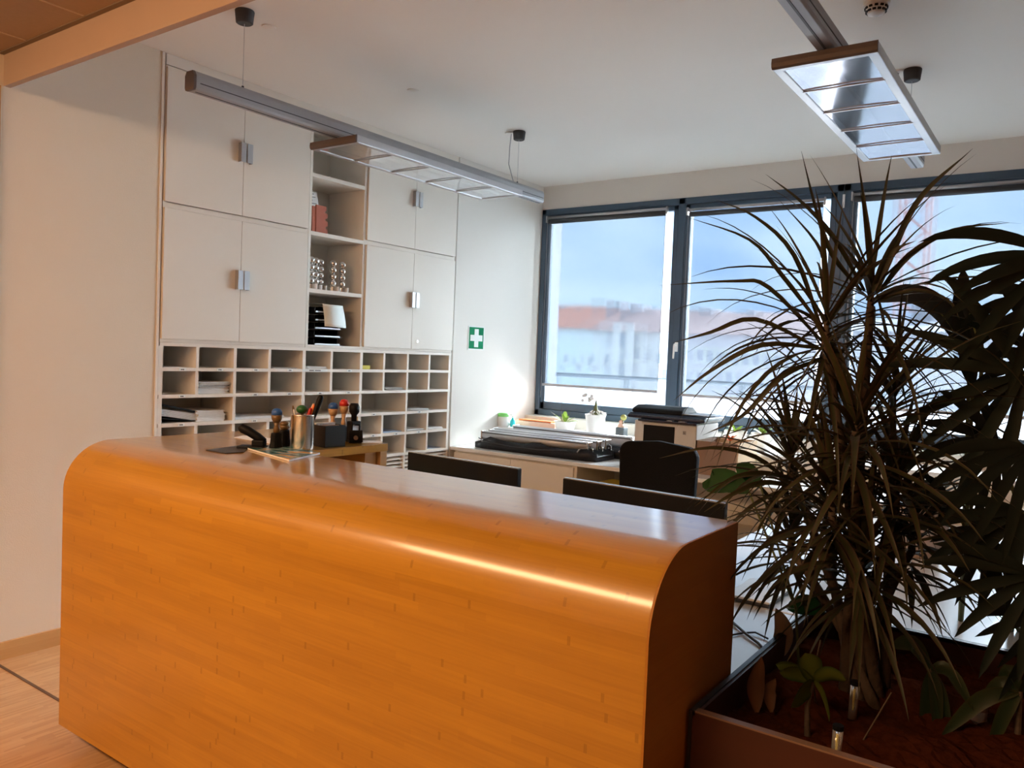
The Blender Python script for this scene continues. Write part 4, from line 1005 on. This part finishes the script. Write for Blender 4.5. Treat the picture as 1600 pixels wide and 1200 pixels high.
# ---------------- dragon tree
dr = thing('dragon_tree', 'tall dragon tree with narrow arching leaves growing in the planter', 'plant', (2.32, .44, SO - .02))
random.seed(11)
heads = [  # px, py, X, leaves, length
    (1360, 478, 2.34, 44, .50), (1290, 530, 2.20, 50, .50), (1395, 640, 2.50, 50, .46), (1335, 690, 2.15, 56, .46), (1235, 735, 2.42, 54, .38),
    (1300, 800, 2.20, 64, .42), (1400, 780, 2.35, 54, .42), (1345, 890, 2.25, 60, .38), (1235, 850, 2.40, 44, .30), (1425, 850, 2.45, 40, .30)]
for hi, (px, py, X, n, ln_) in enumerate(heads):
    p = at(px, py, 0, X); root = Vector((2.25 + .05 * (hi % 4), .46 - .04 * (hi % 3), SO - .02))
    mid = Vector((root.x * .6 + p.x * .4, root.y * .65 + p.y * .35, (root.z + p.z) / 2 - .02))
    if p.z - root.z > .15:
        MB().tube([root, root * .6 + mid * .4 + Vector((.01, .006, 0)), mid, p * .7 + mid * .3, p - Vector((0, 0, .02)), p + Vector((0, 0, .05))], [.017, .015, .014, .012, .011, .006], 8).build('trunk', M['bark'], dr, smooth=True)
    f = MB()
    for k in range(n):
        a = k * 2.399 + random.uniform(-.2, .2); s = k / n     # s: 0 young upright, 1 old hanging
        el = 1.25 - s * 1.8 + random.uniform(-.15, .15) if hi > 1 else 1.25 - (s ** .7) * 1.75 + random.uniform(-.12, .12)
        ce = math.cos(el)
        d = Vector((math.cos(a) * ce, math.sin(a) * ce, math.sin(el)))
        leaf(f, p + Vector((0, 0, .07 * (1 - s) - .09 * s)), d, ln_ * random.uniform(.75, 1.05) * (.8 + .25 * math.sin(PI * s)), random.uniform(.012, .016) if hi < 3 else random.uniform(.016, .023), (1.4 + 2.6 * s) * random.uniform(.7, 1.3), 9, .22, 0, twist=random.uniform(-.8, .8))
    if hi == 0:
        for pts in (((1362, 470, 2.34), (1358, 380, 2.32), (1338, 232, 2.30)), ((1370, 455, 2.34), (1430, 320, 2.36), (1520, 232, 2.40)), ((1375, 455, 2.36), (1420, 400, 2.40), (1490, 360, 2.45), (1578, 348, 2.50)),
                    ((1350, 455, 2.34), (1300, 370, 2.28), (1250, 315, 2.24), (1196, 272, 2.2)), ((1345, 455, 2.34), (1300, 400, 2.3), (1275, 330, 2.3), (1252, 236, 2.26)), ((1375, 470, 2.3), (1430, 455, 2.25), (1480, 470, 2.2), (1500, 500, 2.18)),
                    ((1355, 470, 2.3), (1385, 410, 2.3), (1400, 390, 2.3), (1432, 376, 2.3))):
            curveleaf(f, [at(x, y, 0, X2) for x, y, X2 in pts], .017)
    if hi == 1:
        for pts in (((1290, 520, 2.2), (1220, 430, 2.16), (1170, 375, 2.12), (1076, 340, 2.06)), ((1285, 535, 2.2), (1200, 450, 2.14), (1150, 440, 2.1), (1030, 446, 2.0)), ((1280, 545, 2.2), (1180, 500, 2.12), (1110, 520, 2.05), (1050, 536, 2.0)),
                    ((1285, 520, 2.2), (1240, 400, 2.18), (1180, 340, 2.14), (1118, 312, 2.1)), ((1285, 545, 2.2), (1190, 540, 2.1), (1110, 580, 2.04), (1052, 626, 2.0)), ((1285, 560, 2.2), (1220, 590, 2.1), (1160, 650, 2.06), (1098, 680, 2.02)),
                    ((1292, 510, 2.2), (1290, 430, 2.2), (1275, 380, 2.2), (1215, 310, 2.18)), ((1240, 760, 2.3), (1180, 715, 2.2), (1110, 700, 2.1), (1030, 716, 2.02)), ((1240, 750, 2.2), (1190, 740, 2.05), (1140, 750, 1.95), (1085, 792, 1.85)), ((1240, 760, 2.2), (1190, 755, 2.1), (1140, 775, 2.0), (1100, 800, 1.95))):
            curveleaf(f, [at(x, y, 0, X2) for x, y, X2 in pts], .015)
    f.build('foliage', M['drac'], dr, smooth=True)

# ---------------- lady palm at the right edge
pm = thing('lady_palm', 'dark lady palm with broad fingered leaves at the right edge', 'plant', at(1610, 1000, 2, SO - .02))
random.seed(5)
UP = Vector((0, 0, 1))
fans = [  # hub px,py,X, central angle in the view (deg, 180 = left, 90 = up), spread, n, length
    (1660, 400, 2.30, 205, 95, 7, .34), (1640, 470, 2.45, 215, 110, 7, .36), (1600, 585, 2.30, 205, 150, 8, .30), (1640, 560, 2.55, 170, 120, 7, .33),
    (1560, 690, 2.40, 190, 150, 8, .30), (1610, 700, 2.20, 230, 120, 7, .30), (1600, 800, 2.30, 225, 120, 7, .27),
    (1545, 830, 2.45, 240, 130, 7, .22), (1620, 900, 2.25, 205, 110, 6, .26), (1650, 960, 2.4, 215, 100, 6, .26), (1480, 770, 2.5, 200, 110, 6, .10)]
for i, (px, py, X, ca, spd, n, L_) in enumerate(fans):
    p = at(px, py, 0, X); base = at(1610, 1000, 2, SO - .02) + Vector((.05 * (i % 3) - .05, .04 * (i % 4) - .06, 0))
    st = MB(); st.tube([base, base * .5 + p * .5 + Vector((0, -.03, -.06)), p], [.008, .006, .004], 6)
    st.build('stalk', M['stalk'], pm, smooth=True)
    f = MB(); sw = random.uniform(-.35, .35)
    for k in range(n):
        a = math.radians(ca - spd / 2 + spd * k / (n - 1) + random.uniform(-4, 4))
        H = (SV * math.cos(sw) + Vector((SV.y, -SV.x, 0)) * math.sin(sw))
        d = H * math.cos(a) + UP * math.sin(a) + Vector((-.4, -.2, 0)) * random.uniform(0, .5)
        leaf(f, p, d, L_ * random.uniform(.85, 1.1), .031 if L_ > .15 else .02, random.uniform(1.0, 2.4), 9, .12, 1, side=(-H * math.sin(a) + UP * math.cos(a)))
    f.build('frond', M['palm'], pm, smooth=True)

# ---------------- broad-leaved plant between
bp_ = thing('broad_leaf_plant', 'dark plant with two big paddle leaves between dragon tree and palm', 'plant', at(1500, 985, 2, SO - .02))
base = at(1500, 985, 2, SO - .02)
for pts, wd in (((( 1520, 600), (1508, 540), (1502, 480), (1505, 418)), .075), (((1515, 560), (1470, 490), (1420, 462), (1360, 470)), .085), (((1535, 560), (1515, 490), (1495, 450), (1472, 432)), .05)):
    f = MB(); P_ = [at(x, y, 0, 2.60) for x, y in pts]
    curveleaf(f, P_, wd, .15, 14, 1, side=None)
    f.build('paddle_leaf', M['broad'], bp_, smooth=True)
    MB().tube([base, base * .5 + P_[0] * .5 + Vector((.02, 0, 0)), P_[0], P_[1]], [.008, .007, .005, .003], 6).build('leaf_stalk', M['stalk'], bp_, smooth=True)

# ---------------- round fresh leaves behind the counter end
rl = thing('round_leaf_plant', 'plant with two round fresh green leaves behind the counter end', 'plant', (2.30, .60, SO - .02))
for i, (pts, wd) in enumerate(((((1170, 768), (1140, 752), (1112, 752), (1106, 748)), .075), (((1188, 758), (1172, 745), (1160, 740), (1152, 742)), .075), (((1235, 1000), (1215, 975), (1212, 950)), .0), (((1230, 950), (1260, 945), (1290, 955)), .06))):
    if wd == 0: continue
    f = MB(); P_ = [at(x, y, 0, 2.32 + .03 * i) for x, y in pts]; curveleaf(f, P_, wd, .12, 10, 2, side=UP + SV * .3); f.build('leaf', M['bright'], rl, smooth=True)
    MB().tube([(2.33, .60, SO - .02), (2.33, .62, .9), P_[0]], [.005, .004, .003], 6).build('leaf_stalk', M['stalk'], rl, smooth=True)

# ---------------- variegated small plant
vb = at(1262, 1150, 2, SO)
vp = thing('variegated_plant', 'small plant with yellow-green variegated leaves at the front of the planter', 'plant', vb)
hub = at(1270, 1065, 0, vb.x + .02)
MB().tube([vb - Vector((0, 0, .02)), vb * .5 + hub * .5 + Vector((.01, .01, 0)), hub], [.008, .006, .004], 7).build('stem', M['bark'], vp, smooth=True)
for (x, y), wd in (((1212, 1038), .052), ((1218, 1050), .05), ((1258, 1020), .055), ((1322, 1062), .045), ((1236, 1106), .062), ((1296, 1128), .045)):
    f = MB(); tip = at(x, y, 0, vb.x - .02 + random.uniform(-.02, .03)); curveleaf(f, [hub, hub * .5 + tip * .5 + Vector((0, 0, .012)), tip], wd, .15, 10, 2, side=(UP * .9 + Vector((-.5, 0, 0))) if abs(x - 1270) > 20 else SV)
    f.build('leaf', M['crot'], vp, smooth=True)
# dried leaves
for k, (a_, b_, c_, wd, lab) in enumerate((((1212, 1030), (1220, 990), (1212, 950), .060, 'curled brown dry leaf standing at the rear left of the planter'), ((1182, 1110), (1178, 1070), (1190, 1025), .045, 'reddish brown dry leaf leaning at the left wall of the planter'), ((1205, 1110), (1200, 1080), (1212, 1060), .035, 'small curled dry leaf behind the variegated plant'))):
    f = MB(); b0_ = at(*a_, 2, SO); X = b0_.x
    curveleaf(f, [Vector((X, b0_.y, SO - .005)), at(*b_, 0, X + .01), at(*c_, 0, X)], wd, .35, 10, 1)
    tag(f.build('dry_leaf', M['deadleaf'], smooth=True), lab, 'dry leaf', 'dry leaves in the planter')
tw = MB().tube([at(1393, 1082, 0, 2.0), at(1345, 1163, 2, SO)], .0022, 5).tube([at(1282, 1000, 0, 2.1), at(1270, 1060, 0, 2.08), at(1275, 1100, 2, SO)], .002, 5)
tag(tw.build('twig', M['bark']), 'thin bare twigs stuck in the granules', 'twig')
# lance leaf plants right
random.seed(3)
for (bx_, by_), leaves, lab in ((((1450, 1110)), [((1392, 1010), .055), ((1335, 1055), .0), ((1440, 1180), .05), ((1465, 1165), .045), ((1485, 1180), .04), ((1500, 1085), .035), ((1520, 1110), .04)], 'lance-leaved plant drooping at the lower right of the planter'),
                                (((1590, 1150)), [((1470, 1150), .05), ((1530, 1100), .045), ((1540, 1190), .045), ((1640, 1080), .05), ((1560, 1060), .04)], 'lance-leaved plant at the bottom right corner of the photo')):
    c = at(bx_, by_, 2, SO); t = thing('lance_leaf_plant', lab, 'plant', c, 'low leafy plants in the planter'); hub = c + Vector((0, 0, .11))
    MB().tube([c - Vector((0, 0, .02)), hub], [.008, .005], 7).build('stem', M['bark'], t)
    f = MB()
    for (x, y), wd in leaves:
        if not wd: continue
        tip = at(x, y, 0, c.x - .03 + random.uniform(-.04, .04)); curveleaf(f, [hub, hub * .5 + tip * .5 + Vector((0, 0, .035)), tip], wd * .8, .15, 10, 1, side=None)
    f.build('foliage', M['lance'], t, smooth=True)
# crumpled foil
fm = MB(); c = at(1525, 1130, 2, SO)
fm.lathe([(.006, 0), (.026, .012), (.018, .035), (.024, .050), (.004, .06)], c, 9)
fm.v = [(a + random.uniform(-.006, .006), b + random.uniform(-.006, .006), d + random.uniform(-.004, .004)) for a, b, d in fm.v]
tag(fm.build('crumpled_film', M['alu']), 'crumpled clear film scrap lying on the granules', 'scrap')

# pot plant on the side desk
c = at(1436, 868, 2, .742)
sp_ = thing('desk_potted_plant', 'beige tapered pot with fingered leaves on the side desk', 'potted plant', c, local=True)
MB().lathe([(.07, 0), (.075, .004), (.13, .20), (.14, .20), (.14, .235), (.125, .235), (.12, .20), (.01, .19)], (0, 0, 0), 28).build('pot', M['terra'], sp_)
f = MB()
for k in range(26):
    a = k * 2.4; el = random.uniform(.1, 1.2)
    leaf(f, (0, 0, .2), (math.cos(a) * math.cos(el), math.sin(a) * math.cos(el), math.sin(el)), random.uniform(.18, .30), .035, 3, 8, .15, 1)
f.build('foliage', M['palm'], sp_, smooth=True)

# ================================================================ OUTSIDE
rl_ = thing('balcony_railing', 'grey balcony railing outside the window', 'railing', (7.9, 1.5, .2))
za = at(950, 589, 0, 7.9).z
MB().tube([(7.9, -5, za), (7.9, 7, za)], .022, 10).build('handrail', M['rail'], rl_)
for y in (6.2, 5.0, at(980, 600, 0, 7.9).y, at(980, 600, 0, 7.9).y - 1.3, at(980, 600, 0, 7.9).y - 2.6, at(980, 600, 0, 7.9).y - 3.9): MB().box(7.88, 7.92, y - .03, y + .03, .2, za).build('post', M['rail'], rl_)
struct('trim_6', MB().box(WX + .092, WX + .30, 4.195, WY - .001, 1.03, 2.98), mat('window_jamb_lining', (.16, .16, .21), .7))  # dark cover added on the jamb to tone down the sunlight there
struct('trim_5', MB().box(WX + .3, 8.0, -5, 7, 0, .2), mat('balcony_slab', (.75, .75, .74), .8))
M['fac1'] = mat('pale_green_render', (.80, .86, .84), .9, noise=.08, nscale=.4); M['fac2'] = mat('pale_cream_render', (.86, .82, .78), .9, noise=.08, nscale=.4); M['fac3'] = mat('pale_pink_render', (.82, .75, .76), .9, noise=.08, nscale=.4)
M['roof1'] = mat('orange_roof_tiles', (.55, .22, .15), .9, noise=.15, nscale=1); M['roof2'] = mat('brown_roof_tiles', (.38, .25, .24), .9, noise=.15, nscale=1); M['wind'] = mat('distant_window', (.28, .34, .42), .4); M['chim'] = mat('chimney_grey', (.30, .30, .34), .9); M['steelred'] = mat('crane_red', (.55, .25, .22), .7)
def building(X, px0, px1, pe, pr_, fm_, rm, wins, label, depth=8, chim=()):
    a = at(px0, pe, 0, X); b = at(px1, pe, 0, X); ze = (a.z + b.z) / 2; zr = at((px0 + px1) / 2, pr_, 0, X + depth / 2).z
    t = thing('apartment_building', label, 'building', (X, (a.y + b.y) / 2, -14), 'buildings across the street')
    y1_, y0_ = a.y, b.y
    MB().box(X, X + depth, y0_, y1_, -14, ze).build('wall', fm_, t)
    MB().prism([(X - .4, ze), (X + depth / 2, zr), (X + depth + .4, ze)], 1, y0_ - .2, y1_ + .2).build('roof', rm, t)
    for (wx, wy, ww, wh) in wins:
        c = at(wx, wy, 0, X); s = X / 1241 * 1.2
        wf = MB().box(X - .06, X, c.y - ww * s / 2 - .15, c.y + ww * s / 2 + .15, c.z - wh * s / 2 - .15, c.z + wh * s / 2 + .15).build('window_surround', M['cab'], t)
        MB().box(X - .1, X - .05, c.y - ww * s / 2, c.y + ww * s / 2, c.z - wh * s / 2, c.z + wh * s / 2).build('window_pane', M['wind'], wf)
    for (cx_, cy_, cw, chh) in chim:
        c = at(cx_, cy_, 0, X + depth / 2); s = X / 1241 * 1.2
        MB().box(c.x - .6, c.x + .6, c.y - cw * s / 2, c.y + cw * s / 2, zr - 1.5, c.z).build('chimney', M['chim'], t)
building(46, 790, 934, 512, 478, M['fac1'], M['roof1'], [(885, 560, 6, 10), (905, 575, 8, 8), (923, 565, 6, 10)], 'pale green house with orange roof seen through the left pane', 7, [(884, 478, 7, 12)])
building(38, 927, 1058, 518, 484, M['fac2'], M['roof2'], [(974, 532, 9, 22), (995, 553, 10, 15), (972, 578, 9, 18), (1030, 560, 6, 14), (1040, 585, 8, 14), (950, 560, 6, 12)], 'cream apartment house with brown roof and tall windows seen through the left pane', 7, [(965, 471, 22, 20), (1002, 476, 20, 12)])
building(37.45, 958, 990, 504, 503.5, M['fac2'], M['fac2'], [(974, 532, 9, 22), (972, 578, 9, 20)], 'narrow cream gabled bay projecting from the cream apartment house', .14)
building(29.5, 1058, 1290, 524, 488, M['fac3'], M['roof2'], [(1095, 555, 8, 14), (1125, 558, 8, 14), (1150, 562, 8, 14), (1182, 562, 8, 14), (1095, 590, 8, 14), (1140, 590, 8, 14), (1215, 565, 8, 14), (1245, 568, 8, 14)], 'long pale pink house with brown roof seen through the middle pane', 6, [(1110, 482, 18, 10), (1180, 486, 12, 10)])
building(21, 1300, 1760, 520, 500, M['fac3'], M['chim'], [(1400, 545, 10, 10), (1450, 550, 10, 10), (1500, 555, 10, 10), (1550, 560, 10, 10)], 'long bluish building seen through the right pane behind the plants', 6, [(1450, 470, 30, 20)])
cn = thing('tower_crane', 'pale red lattice tower crane seen through the right pane', 'crane', (80, 20, -14))
c0 = at(1422, 480, 0, 80); c1 = at(1428, 250, 0, 80); cw = 1.1
for sx in (-1, 1):
    for sy in (-1, 1): MB().box(80 + sx * cw - .12, 80 + sx * cw + .12, c0.y + sy * cw - .12, c0.y + sy * cw + .12, -14, c1.z).build('mast_corner', M['steelred'], cn)
br = MB(); z = 0; k = 0
while z < c1.z - 2:
    s = 1 if k % 2 else -1
    for sx in (-1, 1): br.tube([(80 + sx * cw, c0.y - s * cw, z), (80 + sx * cw, c0.y + s * cw, z + 2)], .09, 4)
    z += 2; k += 1
br.build('lattice', M['steelred'], cn)

for o in LOCALS:
    if '_local' in o: del o['_local']
for o in bpy.data.objects:
    if '_local' in o: del o['_local']
